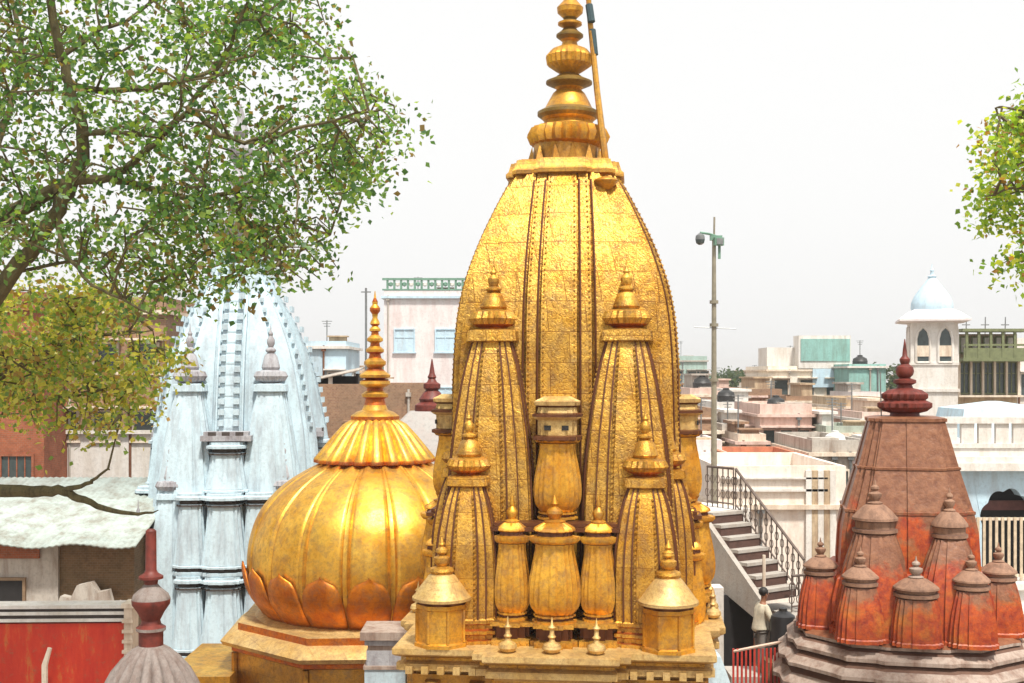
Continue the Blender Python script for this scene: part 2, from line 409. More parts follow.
while zz < 14.2:                                        # beading beside the middle band of every face
    r = radat(zz); c = .30+.11*r
    for a, P in faces():
        for s in (-1, 1):
            x, y = P(s*(c-.03), 1.0*r); b.ball((x, y, zz), .022, 5)
            x, y = P(s*(c*.55-.035), 1.03*r); b.ball((x, y, zz), .020, 5)
    zz += .085
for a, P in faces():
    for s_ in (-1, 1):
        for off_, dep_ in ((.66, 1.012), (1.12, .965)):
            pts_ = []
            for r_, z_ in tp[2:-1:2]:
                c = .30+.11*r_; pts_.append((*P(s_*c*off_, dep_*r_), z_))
            b.tube(pts_, .017, 5, 1)  # dark strips added as the shade of the grooves beside the middle band
b.build('spire_body', [GOLD, BANDSHADE], root)
b = MB(); zt = z20(181)
b.plan([(.86, zt-.02), (.92, zt), (.92, zt+.06), (.88, zt+.10), (.84, zt+.24), (.60, zt+.27)], [(.42, 1.05), (.5, .98), (.8, .9), (.86, .86)])
b.build('shoulder_band', GOLDD, root)
b = MB(); b.lathe([(.54, zt+.25), (.54, zt+.70)], 24)
for i in range(12):
    a = 2*pi*(i+.5)/12; c, s = cos(a), sin(a)
    b.add([(.56*c-.09*s, .56*s+.09*c, zt+.26), (.56*c+.09*s, .56*s-.09*c, zt+.26), (.66*c, .66*s, zt+.27), (.57*c, .57*s, zt+.56)], [(0, 2, 3), (2, 1, 3), (0, 1, 2)], 0)
b.build('niche_neck', [GOLDD], root)
zf = lambda y: z20(y)
rows = [(.52, zf(148)), (.58, zf(145), .1), (.61, zf(137), .14), (.57, zf(129), .1), (.44, zf(126)), (.40, zf(122)), (.45, zf(119)), (.52, zf(116)), (.52, zf(113)), (.40, zf(109)),
        (.35, zf(103)), (.27, zf(94)), (.20, zf(90)), (.24, zf(88)), (.385, zf(84)), (.385, zf(82)), (.24, zf(78)), (.15, zf(74)), (.22, zf(71), .06), (.34, zf(65), .1), (.36, zf(57), .1), (.28, zf(50), .06),
        (.14, zf(46)), (.12, zf(42)), (.16, zf(40)), (.225, zf(37)), (.225, zf(35)), (.14, zf(31)), (.10, zf(28)), (.20, zf(25)), (.20, zf(23)), (.10, zf(20)), (.12, zf(18)), (.21, zf(13)), (.22, zf(8)), (.13, zf(2)),
        (.08, zf(-2)), (.13, zf(-6)), (.13, zf(-9)), (.06, zf(-14)), (.09, zf(-22)), (.01, zf(-40))]
dk = {3, 4, 5, 9, 10, 11, 12, 15, 16, 22, 23, 26, 27, 29}
f = MB(); f.lathe(rows, 48, fn=lob(24), mats=[1 if i in (6, 7, 8, 13, 14, 15, 16, 24, 25, 26, 27, 30, 31) else 0 for i in range(len(rows)-1)])
fo = f.build('pot_finial', [GOLDB, gold('olive_bronze', (.20, .12, .02), (.34, .21, .05), (.09, .05, .02), .4, 11, rough=.45)], root); fo.rotation_euler = (0, R(.8), 0); fo.location = (-.17, 0, 0)
# flag pole bracket beside the finial
b = MB(); b.tube([W(610, 222, 19.1)-Vector((X0, Y0, 0)), W(606, 165, 19.25)-Vector((X0, Y0, 0)), W(597, 90, 19.6)-Vector((X0, Y0, 0)), W(590, 20, 19.8)-Vector((X0, Y0, 0)), W(586, -40, 19.8)-Vector((X0, Y0, 0))], [.07, .06, .05, .045, .04], 8, 0)
for y0, y1, xx in ((30, 55, 592), (5, 22, 589)):
    b.tube([W(xx+2.5, y1, 19.72)-Vector((X0, Y0, 0)), W(xx, y0, 19.78)-Vector((X0, Y0, 0))], .062, 8, 1)
o = b.build('flag_pole', [GOLDD, plain('dark_green_cloth', (.03, .06, .07), .8)], root); o.rotation_euler = (0, 0, R(6))
br = MB()
for px, py, r, hh in ((606, 181, .2, .14), (610, 219, .15, .16)):
    p = W(px, py, 19.05)-Vector((X0, Y0, 0)); br = MB(); br.lathe([(r*.3, -hh), (r*.8, -hh*.4), (r, 0), (r*.9, hh*.2), (r*.3, hh*.5)], 16, p)
    o = br.build('pole_bracket', GOLDS, root); o.rotation_euler = (0, 0, R(6))

gm = (GOLD, GOLDD, GOLDS, VERM)
t2 = turret_meshes(11.5-ZB, .72, .35, .34, .74, (GOLD, GOLDF, GOLDF, GOLDR), 3.9)  # red gold under each amalaka is its shade put into the colour
t3 = turret_meshes(9.36-ZB, .50, .28, .30, .74, (GOLDF, GOLDF, GOLDF, GOLDR), 4.2)
for sx in (-1, 1):
    for sy in (-1, 1):
        put_turret(t2, root, sx*1.02, sy*1.64, ZB)
        put_turret(t3, root, sx*1.30, sy*2.36, ZB)
    put_turret(t3, root, sx*1.62, -.85, ZB); put_turret(t3, root, sx*1.62, .85, ZB)
def kiosk_meshes(r, h, rh, fh, mats, n=8):
    mw, mr, mf, md = mats
    b = MB(); ph = pi/n
    prof = [(r*1.1, 0), (r*1.1, .05), (r, .07), (r, h*.88), (r*1.04, h*.9), (r*1.04, h)]
    b.lathe(prof, n, ph=ph)
    for i in range(n):                                   # corner fillets
        a = 2*pi*i/n+ph; b.tube([(r*1.01*cos(a), r*1.01*sin(a), .07), (r*1.01*cos(a), r*1.01*sin(a), h*.88)], .022, 5)
    k = MB(); k.lathe([(r*.96, h), (r*1.0, h+.03), (r*1.17, h+.05), (r*1.17, h+.09), (r*1.06, h+.13), (r*.85, h+.22*rh/.4), (r*.66, h+.30*rh/.4), (r*.52, h+.9*rh), (r*.34, h+rh)], n*3, ph=ph, mats=[1, 1, 0, 0, 0, 0, 0, 0])
    f = MB(); z = h+rh; f.lathe([(r*.42, z-.03), (r*.50, z+.02), (r*.46, z+.06), (r*.2, z+.09), (r*.32, z+.3*fh), (r*.32, z+.42*fh), (r*.12, z+.5*fh), (r*.24, z+.58*fh), (r*.22, z+.66*fh), (r*.08, z+.74*fh), (r*.14, z+.8*fh), (r*.02, z+fh)], 16)
    return [b.mesh('kiosk', mw, 30), k.mesh('bell_roof', [mr, md], 30), f.mesh('finial', mf)]
def put_kiosk(m, root, x, y, z, rz=0):
    o = link('kiosk', m[0], root, (x, y, z), rz); link('bell_roof', m[1], o); link('finial', m[2], o); return o
kk = kiosk_meshes(.365, .60, .44, .50, (GOLDB, GOLDP, GOLDF, BANDSHADE))
for sx in (-1, 1):
    for sy in (-1, 1): put_kiosk(kk, root, sx*1.62, sy*2.88, ZB)
bm1 = barrel_mesh(.36, 1.12, (GOLDB, BANDSHADE)); bm2 = barrel_mesh(.38, 1.12, (GOLDB, BANDSHADE)); bm3 = barrel_mesh(.27, 1.10, (GOLDB, BANDSHADE))
vs = MB(); vs.lathe([(.05, 0), (.10, .02), (.135, .07), (.12, .12), (.05, .16), (.035, .2), (.06, .23), (.035, .26), (.03, .33), (.055, .36), (.02, .40), (.005, .5)], 14)
vs = vs.mesh('vase', GOLDP)
ped = MB(); ped.plan([(.34, 0), (.34, .08), (.26, .10), (.26, .26), (.36, .28), (.36, .34)], [(.4, 1), (.8, .8)], mats=[0, 0, 1, 0, 0]); ped = ped.mesh('pedestal', [GOLDF, BANDSHADE])
win = MB(); sq = [(.42, 1.0), (.52, .93), (.80, .80)]
win.plan([(.30, -.06), (.36, -.04), (.36, .01), (.29, .03), (.29, .25), (.33, .27), (.37, .30), (.37, .34), (.30, .36), (.28, .44), (.33, .47), (.34, .53), (.28, .56), (.20, .60)], sq, mats=[2, 2, 2, 0, 0, 0, 2, 2, 0, 2, 0, 0, 0])
for s_ in (-1, 1): win.box((s_*.13, -.285, .14), (.10, .03, .07), 1)
win = win.mesh('capital', [GOLDP, DARK, BANDSHADE])
for a, P in faces():
    fr = abs(a) < .1
    dd = .28 if fr else .08
    x, y = P(0, 1.80+dd); put_barrel(bm1, root, x, y, 8.86, a, False)
    x, y = P(0, 1.80+dd); link('capital', win, root, (x, y, 10.08), a)
    for u, d, m in ((-.64, 1.88, bm3), (0, 2.0, bm2), (.64, 1.88, bm3)):
        x, y = P(u*(.98 if fr else 1), d+dd+(.46 if fr else 0)); put_barrel(m, root, x, y, ZB+.34, a); link('pedestal', ped, root, (x, y, ZB), a)
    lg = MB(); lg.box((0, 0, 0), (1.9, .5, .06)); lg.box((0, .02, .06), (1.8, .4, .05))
    x, y = P(0, 1.75+dd*2.4); lg.build('ledge', BANDSHADE, root, (x, y, 8.76), a)
    for u in (-.62, 0, .62):
        x, y = P(u, 3.28 if fr else 2.38); link('vase', vs, root, (x, y, ZB))
    # small stacked pots climbing the corner gaps
    for u, d, z in ((-.98, 1.98, 7.0), (.98, 1.98, 7.0)):
        if not fr:
            x, y = P(u, d); put_barrel(bm3, root, x, y, z, a)
pb = [(1.0, 6.95), (1.0, 6.87), (.985, 6.84), (.93, 6.78), (.93, 6.74), (.965, 6.71), (.965, 6.62), (.89, 6.56), (.87, 6.5)]
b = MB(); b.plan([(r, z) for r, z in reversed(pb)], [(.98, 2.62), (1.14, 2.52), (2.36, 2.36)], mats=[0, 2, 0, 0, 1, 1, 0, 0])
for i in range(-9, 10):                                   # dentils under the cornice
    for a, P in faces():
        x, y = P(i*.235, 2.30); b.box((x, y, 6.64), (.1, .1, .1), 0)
o = b.build('base_cornice', [GOLDP, GOLDF, BANDSHADE], root, (0, 0, .17)); o.scale = (.965, 1.37, 1)
b = MB(); b.plan([(2.05, 0), (2.05, 6.57)], [(.42, 1.08), (.5, 1.02), (1.0, 1.0)])
for a, P in faces():
    for u in (-1.75, -1.1, 1.1, 1.75):
        x, y = P(u, 2.1); b.tube([(x, y, 3.2), (x, y, 6.5)], .11, 10)
o = b.build('sanctum_wall', GOLDD, root, (0, 0, .11)); o.scale = (1, 1.40, 1)

# ---------------------------------------------------------------- the golden ribbed dome
YD = 26.0; k = YD/F; xd = (375-CX)*k
root = thing('golden_dome', 'golden ribbed onion dome with petal collar, left of the tall golden spire', 'dome', (xd, YD, 0))
zd = lambda y: ZY(y, YD)
dp = smooth_prof([(104*k, zd(611)), (110*k, zd(602)), (118*k, zd(591)), (124*k, zd(577)), (126*k, zd(557)), (123.5*k, zd(535)), (116*k, zd(513)), (103*k, zd(495)), (86*k, zd(480)), (64*k, zd(467)), (44*k, zd(458)), (30*k, zd(454))], 4)
NR = 18
def rib(a):
    t = (a*NR/(2*pi)) % 1.0; d = min(t, 1-t); return (.75 if d < .045 else -.55 if d < .09 else .1)+.7*sin(pi*t)
b = MB(); b.lathe([(r*.98, z, .018) for r, z in dp], NR*24, fn=rib); b.build('dome_shell', GOLDS, root, rz=R(4))
def dr(z):
    for (r0, za), (r1, zb) in zip(dp, dp[1:]):
        if za <= z <= zb: return r0+(r1-r0)*(z-za)/(zb-za)
    return dp[0][0]
b = MB(); zlo, zhi = zd(609), zd(556)
for i in range(NR):
    a0 = 2*pi*(i+.5)/NR; cols = 8; rws = 9; vs_ = []
    for j in range(rws+1):
        v = j/rws; z = zlo+(zhi-zlo)*v
        wd_ = (pi/NR)*(.97 if v < .55 else .97*math.sqrt(max(0.0, 1-((v-.55)/.45)**2))*.9+.02)
        off = .012+.025*v**3
        for i2 in range(cols+1):
            u = -1+2*i2/cols; a = a0+u*wd_
            rr = dr(z)*1.012+off*(1-.5*u*u)+.035*(1-abs(u))**2*(1 if v < .9 else .4)+(.025 if abs(abs(u)-.6) < .14 and v < .85 else 0)
            vs_.append((rr*cos(a), rr*sin(a), z-.05*abs(u)*v))
    b.add(vs_, [(j*(cols+1)+q, j*(cols+1)+q+1, (j+1)*(cols+1)+q+1, (j+1)*(cols+1)+q) for j in range(rws) for q in range(cols)])
o = b.build('lotus_petal_band', GOLDO, root, rz=R(4), ang=60)
sm = o.modifiers.new('thickness', 'SOLIDIFY'); sm.thickness = .03; sm.offset = -1
b = MB(); NC = 22
pf = [(30*k, zd(452)), (52*k, zd(463), .02), (57.5*k, zd(461), .06), (57*k, zd(458), .07), (50*k, zd(449), .07), (40*k, zd(436), .07), (30*k, zd(424), .06), (24*k, zd(420), .03), (22*k, zd(418))]
b.lathe(pf, NC*8, fn=lambda a: 1-2*abs(sin(NC*a/2))**6, mats=[1, 1, 1, 0, 0, 0, 0, 0]); b.build('petal_collar', [GOLDS, GOLDR], root, ang=50)
rows = [(20, 421), (23, 419, .06), (23, 416, .06), (19, 412), (13, 410), (11, 405), (9.5, 399), (13, 397), (13.5, 394), (9, 391), (8, 388), (13, 386), (15.5, 384), (15, 381), (9, 379), (15, 377.5), (15.5, 375), (10, 371), (7, 368), (11, 364.5), (11, 361.5), (6.5, 358), (5.5, 354), (9, 352), (9, 349.5), (5, 346), (4.5, 343), (8, 341), (8, 338.5), (4, 335), (3.5, 332), (5.5, 331), (5.5, 329), (3, 326), (5, 324), (4.5, 322), (2.5, 318), (3, 314), (5.2, 311), (5.2, 308), (2.6, 304.5), (3, 302), (1.2, 298), (.4, 291)]
b = MB(); b.lathe([(e[0]*k, zd(e[1]))+tuple(e[2:]) for e in rows], 40, fn=lob(20), mats=[1 if (i % 8) in (5, 6, 1) else 0 for i in range(len(rows)-1)]); b.build('disc_finial', [GOLDS, GOLDR], root)
b = MB(); b.lathe([(100*k, zd(622)), (116*k, zd(621)), (121*k, zd(618)), (121*k, zd(612)), (112*k, zd(607)), (95*k, zd(606))], 64); b.build('dome_ring', GOLDP, root)
b = MB(); ph = pi/8; c8 = 1/cos(pi/8)
b.lathe([(2.78*c8, 0), (2.78*c8, 5.30), (2.86*c8, 5.34), (2.86*c8, 5.42), (3.02*c8, 5.47), (3.08*c8, 5.56), (2.98*c8, 5.64), (2.86*c8, 5.72), (2.74*c8, 5.76), (2.74*c8, 5.90), (2.2*c8, 5.92)], 8, ph=ph+R(3), mats=[0, 0, 1, 1, 2, 2, 2, 2, 1, 2])
for i in range(8):
    a = 2*pi*i/8+ph+R(3); b.tube([(2.80*c8*cos(a), 2.80*c8*sin(a), 3), (2.80*c8*cos(a), 2.80*c8*sin(a), 5.3)], .07, 8)
b.build('octagonal_drum', [GOLDD, GOLDR, GOLDP], root, ang=30)
b = MB(); p0 = W(176, 666, 25)-Vector((xd, YD, 0)); p1 = W(240, 666, 25)-Vector((xd, YD, 0)); b.box(((p0.x+p1.x)/2, p0.y+.6, p0.z-.15), (p1.x-p0.x, 3.0, .3)); b.box(((p0.x+p1.x)/2+.1, p0.y+.6, (p0.z-.3)/2), (p1.x-p0.x-.3, 2.7, p0.z-.3))
b.build('porch_roof', GOLDS, root)

# ---------------------------------------------------------------- the white stone spire
XW, YW = -7.68, 34.0
root = thing('white_temple', 'pale blue white stone temple spire with tiered miniature spires behind the leaves', 'temple spire', (XW, YW, 0), R(5))
kw = YW/F; zw = lambda y: ZY(y, YW)
wp = smooth_prof([(88*kw, 0), (88*kw, zw(640)), (86*kw, zw(520)), (81*kw, zw(440)), (76.5*kw, zw(412)), (67*kw, zw(366)), (51*kw, zw(324)), (33*kw, zw(290)), (22*kw, zw(264)), (15*kw, zw(243))], 4)
b = MB()
def wplan(r): c = .36 if r > 1.1 else .33*r; return ratha([(c*.7/r, 1.06), (c*.7/r+.03, 1.0), (c/r, 1.03), (c/r+.05, .92), (.58, .95), (.64, .88), (.84, .84)], r)
b.plan(wp, wplan)
def wr(z):
    for (r0, za), (r1, zb) in zip(wp, wp[1:]):
        if za <= z <= zb: return r0+(r1-r0)*(z-za)/max(1e-6, zb-za)
    return wp[-1][0]
zz = 9.6
while zz < 14.3:                                          # stacked ledges up the middle band
    r = wr(zz); c = .36 if r > 1.1 else .33*r
    for a, P in faces():
        x, y = P(0, 1.05*r); b.box((x, y, zz), (2*c*.7-.06, .07, .045), 0, a)
        for s in (-1, 1): x, y = P(s*c*.55, 1.05*r+.06); b.box((x, y, zz+.13), (.16, .08, .15), 0, a)
        for s in (-1, 1): x, y = P(s*(.58*r+.05), .93*r); b.box((x, y, zz+.05), (.10, .08, .12), 0, a)
    zz += .285
b.build('spire_body', [MARB, MARBD], root)
rows = [(15, 244), (13, 240), (17, 237, .08), (24, 231, .14), (25, 224, .14), (20, 219, .1), (13, 216), (12, 212), (15, 206), (14, 200), (9, 192), (8, 186), (14, 182), (14, 178), (8, 172), (6, 166), (12, 158), (13, 150), (8, 142), (4.5, 138), (8, 133), (7, 128), (3.5, 122), (4, 117), (.6, 104)]
b = MB(); b.lathe([(e[0]*kw, zw(e[1]))+tuple(e[2:]) for e in rows], 40, fn=lob(20)); b.build('stone_finial', MARBD, root)
wm = (MARB, MARBD, MARBD, MARBD)
w2 = turret_meshes(10.55-3, 1.02, .40, .40, 1.25, wm, 3.2, bead=False); w3 = turret_meshes(7.75-3, .62, .32, .36, 1.2, wm, 4, bead=False); w4 = turret_meshes(6.0-3, .48, .28, .32, 1.3, wm, 4, bead=False)
for sx in (-1, 1):
    for sy in (-1, 1):
        put_turret(w2, root, sx*1.06, sy*2.0, 3); put_turret(w3, root, sx*1.46, sy*2.5, 3); put_turret(w4, root, sx*2.3, sy*2.5, 3); put_turret(w3, root, sx*1.75, sy*.8, 3)
def bell_mesh(r, h):
    b = MB(); pr_ = [(r, 0), (r*1.03, .03), (r*1.03, .10), (r*.90, .11), (r*.90, .20), (r*1.06, .21), (r*1.06, .26), (r*.96, .28)]
    for i in range(7): t = i/6; pr_.append((r*(.72+.26*(1-t)**1.3), .29+(h-.62)*t))
    pr_ += [(r*.82, h-.33), (r*.82, h-.28), (r*.66, h-.27), (r*.66, h-.17), (r*.92, h-.16), (r*.92, h-.09), (r*.78, h-.06), (r*.78, h)]
    b.plan(pr_, [(.10, 1.0), (.14, .96), (.58, .94), (.62, .88), (.80, .80)], mats=[1 if j in (3, 15, 17) else 0 for j in range(len(pr_)-1)])
    return [b.mesh('bell_tier', [MARB, SOOT], 25)]
wb1 = bell_mesh(.58, 1.5); wb2 = bell_mesh(.60, 2.1); wb3 = bell_mesh(.46, 2.1)
for a, P in faces():
    ff = 0 if abs(a) < .1 else -.55
    x, y = P(0, 2.55+ff); put_barrel(wb1, root, x, y, 7.75, a, False)
    cap = MB(); cap.box((0, 0, .1), (1.3, .7, .14), 0); cap.box((0, 0, .22), (1.15, .6, .1), 0)
    for u in (-.35, 0, .35): cap.box((u, -.31, .22), (.2, .06, .1), 1)
    x, y = P(0, 2.55+ff); cap.build('capital', [MARBD, SOOT], root, (x, y, 9.25), a)
    for z, dd in ((5.85, ff), (3.75, .2+ff)):
        for u, d, m in ((-.86, 2.85, wb3), (0, 2.95, wb2), (.86, 2.85, wb3)):
            x, y = P(u, d+dd); put_barrel(m, root, x, y, z, a)
        lg = MB(); lg.box((0, 0, 0), (2.6, .9, .1)); lg.box((0, 0, .09), (2.45, .8, .08))
        x, y = P(0, 2.62+dd); lg.build('ledge', MARBD, root, (x, y, z-.1), a)
b = MB(); b.plan([(2.9, 0), (2.9, 2.85), (3.0, 2.9), (3.0, 3.0)], [(.4, 1.06), (.95, .95)]); b.build('plinth', MARB, root)

# ---------------------------------------------------------------- the red-brown spire
XR, YR = 7.2, 22.0
root = thing('red_temple', 'faded red brown stone temple spire with small corner turrets on grey stone tiers', 'temple spire', (XR, YR, 0), R(-12))
kr = YR/F; zr = lambda y: ZY(y, YR)
b = MB(); ZR = 6.45
rp = [(67*kr, ZR), (67*kr, zr(559)), (65*kr, zr(525)), (61.5*kr, zr(509)), (62.5*kr, zr(508.5)), (62.5*kr, zr(506)), (60.5*kr, zr(505.5)), (49*kr, zr(467)), (50*kr, zr(466.5)), (50*kr, zr(464.5)), (48*kr, zr(464)), (36.5*kr, zr(421)), (38*kr, zr(420.5)), (38*kr, zr(417.5)), (30*kr, zr(416))]
b.plan(rp, [(.06, 1.0), (.66, .97), (.70, .90), (.82, .82)]); b.build('spire_body', REDT, root, ang=25)
rows = [(15, 418), (14, 413), (20, 411, .08), (24, 407, .1), (24, 403, .1), (19, 400, .05), (20, 398, .12), (20, 394, .12), (15, 390, .1), (8, 388), (7, 385), (11, 383), (11, 380), (5, 378), (8, 375), (9, 371), (8, 367), (4, 364), (5, 361), (5, 359), (2.5, 356), (2, 350), (.4, 339)]
b = MB(); b.lathe([(e[0]*kr, zr(e[1]))+tuple(e[2:]) for e in rows], 40, fn=lob(20)); b.build('pot_finial', REDTOP, root)
b = MB()
b.tube([(-.42, -.1, zr(418)), (-.44, -.1, zr(372))], .012, 5); b.build('lightning_rod', STEEL, root)
def bell_turret(h, wb, wt, rh, fh, mats):
    mw, mr, mf, md = mats
    b = MB(); prof = [(wb*1.05, 0), (wb*1.05, .06), (wb, .08)]
    for i in range(7):
        t = i/6; prof.append((wt+(wb-wt)*(1-t**1.9), .1+(h-.1)*t))
    b.plan(prof, [(.25, 1.0), (.62, .93), (.80, .80)])
    kf = MB(); kf.lathe([(wt*.9, h-.01), (wt*1.14, h+.03), (wt*1.14, h+.08), (wt*.98, h+.10), (wt*1.0, h+.42*rh), (wt*1.16, h+.46*rh), (wt*1.14, h+.54*rh), (wt*.85, h+.75*rh), (wt*.55, h+.93*rh), (wt*.3, h+rh)], 24, mats=[1, 0, 1, 0, 1, 0, 0, 0, 0])
    f = MB(); z = h+rh; f.lathe([(wt*.34, z-.02), (wt*.40, z+.03*fh), (wt*.2, z+.12*fh), (wt*.34, z+.3*fh), (wt*.34, z+.42*fh), (wt*.12, z+.52*fh), (wt*.22, z+.62*fh), (wt*.20, z+.7*fh), (wt*.07, z+.78*fh), (wt*.02, z+fh)], 16)
    return [b.mesh('turret', mw, 25), kf.mesh('bell_roof', [mr, md], 30), f.mesh('finial', mf)]
def put_bt(m, root, x, y, z): o = link('turret', m[0], root, (x, y, z)); link('bell_roof', m[1], o); link('finial', m[2], o)
def chamf(r):
    q = [(1, .26), (.955, .32), (.93, .55), (.86, .60), (.60, .86), (.55, .93), (.32, .955), (.26, 1)]; out = []
    for k in range(4):
        for x, y in q:
            for _ in range(k): x, y = -y, x
            out.append((x*r, y*r))
    return out
REDL2 = faded_red('red_lower_body', 7.2, 8.6)
REDD = plain('dark_band_stone', (.14, .07, .045), .8)
def redlow(name, lo, hi): return faded_red(name, lo, hi)
REDLT = redlow('red_turret_stone', .6, 1.7); REDLS = redlow('red_small_turret_stone', .3, 1.3)
CAPS = plaster('brown_cap_stone', (.30, .17, .11), (.14, .075, .05), .6, 2.5)
rt2 = bell_turret(1.78, .68, .34, .52, .42, (REDLT, CAPS, CAPS, REDD)); rt2b = bell_turret(1.72, .66, .27, .48, .40, (REDLT, CAPS, CAPS, REDD)); rt3 = bell_turret(.92, .41, .27, .34, .34, (REDLS, CAPS, CAPS, REDD)); rk = bell_turret(.78, .42, .33, .34, .36, (REDLS, CAPS, GREYC, REDD))
for sx in (-1, 1):
    put_bt(rt2 if sx < 0 else rt2b, root, sx*.62, -1.12, ZR); put_bt(rt3, root, sx*.90, -1.60, ZR); put_bt(rt3, root, sx*1.52, -.55, ZR);
    pass
put_bt(rk, root, 0, -1.70, ZR)
b = MB(); b.plan([(1.66, ZR), (1.66, ZR+.10), (1.58, ZR+.13), (1.58, ZR+.20), (1.62, ZR+.22), (1.60, ZR+.62), (1.50, ZR+.95), (1.30, ZR+1.1)], [(.16, 1.0), (.5, .95), (.74, .84), (.8, .8)]); b.build('lower_body', REDL2, root, ang=25)
b = MB()
pr = [(2.22, 5.0), (2.22, 5.50), (2.36, 5.53), (2.36, 5.60), (2.20, 5.74), (2.12, 5.84), (2.26, 5.87), (2.26, 5.93), (2.12, 6.04), (2.00, 6.12), (2.10, 6.15), (2.10, 6.21), (1.98, 6.30), (1.88, 6.34), (1.93, 6.36), (1.93, 6.41), (1.8, 6.46)]
b.plan(pr, chamf, mats=[0, 0, 0, 0, 1, 0, 0, 0, 1, 0, 0, 0, 1, 0, 0, 2])
b.build('moulded_base', [GREYC, REDD, REDLS], root, ang=25)
b = MB(); b.plan([(2.1, 0), (2.1, 5.02)], chamf); b.build('sanctum_wall', GREYC, root, ang=25)

# ---------------------------------------------------------------- ribbed grey dome pavilion, red parapet, piers
p = W(151, 683, 15); k5 = 15/F; z5 = lambda y: ZY(y, 15)
root = thing('ribbed_dome', 'small grey ribbed dome with a dark red pot finial at the lower left', 'dome', (p.x, 15, 0))
DST = plaster('grey_brown_stone', (.24, .20, .18), (.16, .11, .09), .6, 3)
b = MB(); b.lathe([(50*k5, z5(722)), (53*k5, z5(708), .04), (51*k5, z5(695), .055), (46*k5, z5(683), .06), (39*k5, z5(670), .065), (29*k5, z5(658), .065), (19*k5, z5(649), .05), (12*k5, z5(645)), (10*k5, z5(642))], 320, fn=lambda a: 2.0*min(1, abs(sin(10*a))*1.25)**.9-2.0); b.build('dome_shell', DST, root, ang=60)
rows = [(12, 645), (12, 632), (14.5, 630), (14.5, 627), (10, 624), (9, 620), (13, 612), (18.5, 604), (19, 599), (17, 594), (10, 588), (6.5, 584), (7, 580), (12, 578.5), (12, 576), (7, 573), (5.5, 570), (5.2, 531), (3.2, 529)]
b = MB(); b.lathe([(r*k5, z5(y)) for r, y in rows], 32, mats=[1 if i in (2, 8, 9, 10) else 0 for i in range(len(rows)-1)]); b.build('pot_finial', [REDTOP, DST], root)
b = MB(); b.lathe([(.72, 0), (.72, z5(726)), (.82, z5(724)), (.82, z5(719)), (.6, z5(717))], 24); b.build('drum', DST, root)

YP = 19.0
root = thing('red_parapet', 'peeling bright red parapet wall with a striped white coping', 'wall', W(58, 683, YP)*1)
ro = Vector(root.location); root.location.z = 0; root.rotation_euler.z = R(2)
hwid = 1.75; zt = ZY(611, YP); zb = ZY(617, YP)
b = MB(); b.box((-.7, .15, zt/2-.1), (2*hwid, .3, zt-.2)); b.build('painted_wall', REDWALL, root)
b = MB(); b.box((-.7, .15, zt-.14), (2*hwid+.1, .4, .05), 0); b.box((-.7, .15, zt-.085), (2*hwid+.04, .34, .06), 1); b.box((-.7, .15, zt-.03), (2*hwid+.1, .42, .05), 0); b.box((-.7, .15, zt+.02), (2*hwid, .34, .05), 1); b.box((-.7, .15, zt+.07), (2*hwid+.08, .42, .05), 0); b.build('striped_coping', [WHITE, SOOT], root)
b = MB(); b.box((1.12, .1, zt-.5), (.13, .36, 1.15), 0); b.box((1.12, .1, zt+.09), (.2, .42, .07), 0)
for i in range(6): b.box((1.12, -.1, zt-.95+.16*i), (.17, .05, .05), 0)
b.build('end_post', CREAM, root)
pp = W(46, 683, 18.7); b = MB(); b.tube([(pp.x-.02, pp.y, 3.2), (pp.x-.02, pp.y, ZY(665, 18.7)), (pp.x+.06, pp.y, ZY(648, 18.7))], [.05, .05, .035], 8)
tag(b.build('standpipe', CREAM), 'thin pale pipe standing in front of the red parapet wall', 'pipe')

root = thing('marble_pier', 'pale grey marble pier with moulded cap between golden dome and golden spire', 'pier', (W(384, 683, 21).x, 21.6, 0))
b = MB(); b.box((0, 0, 2.9), (.72, .9, 5.8)); b.build('shaft', MARB, root)
b = MB(); b.box((0, 0, 6.18), (.62, .8, .1)); b.box((.02, 0, 6.28), (.76, .9, .1), 1); b.box((.04, 0, 6.40), (.95, 1.0, .14)); b.box((0, 0, 6.0), (.66, .84, .26), 1); b.box((.02, 0, 5.84), (.8, .95, .06)); b.build('moulded_cap', [GREYC, MARBD], root)

p = W(722, 683, 20.2)
root = thing('marble_buttress', 'tapered white marble buttress at the foot of golden spire, beside red railing', 'buttress', (p.x-.1, 20.3, 0))
b = MB(); b.loft([[(-.45, -.5, 0), (.55, -.5, 0), (.55, .5, 0), (-.45, .5, 0)], [(-.40, -.4, 5.4), (.36, -.4, 5.4), (.36, .5, 5.4), (-.40, .5, 5.4)], [(-.38, -.3, 6.3), (.05, -.3, 6.3), (.05, .4, 6.3), (-.38, .4, 6.3)]]); b.build('shaft', MARB, root)

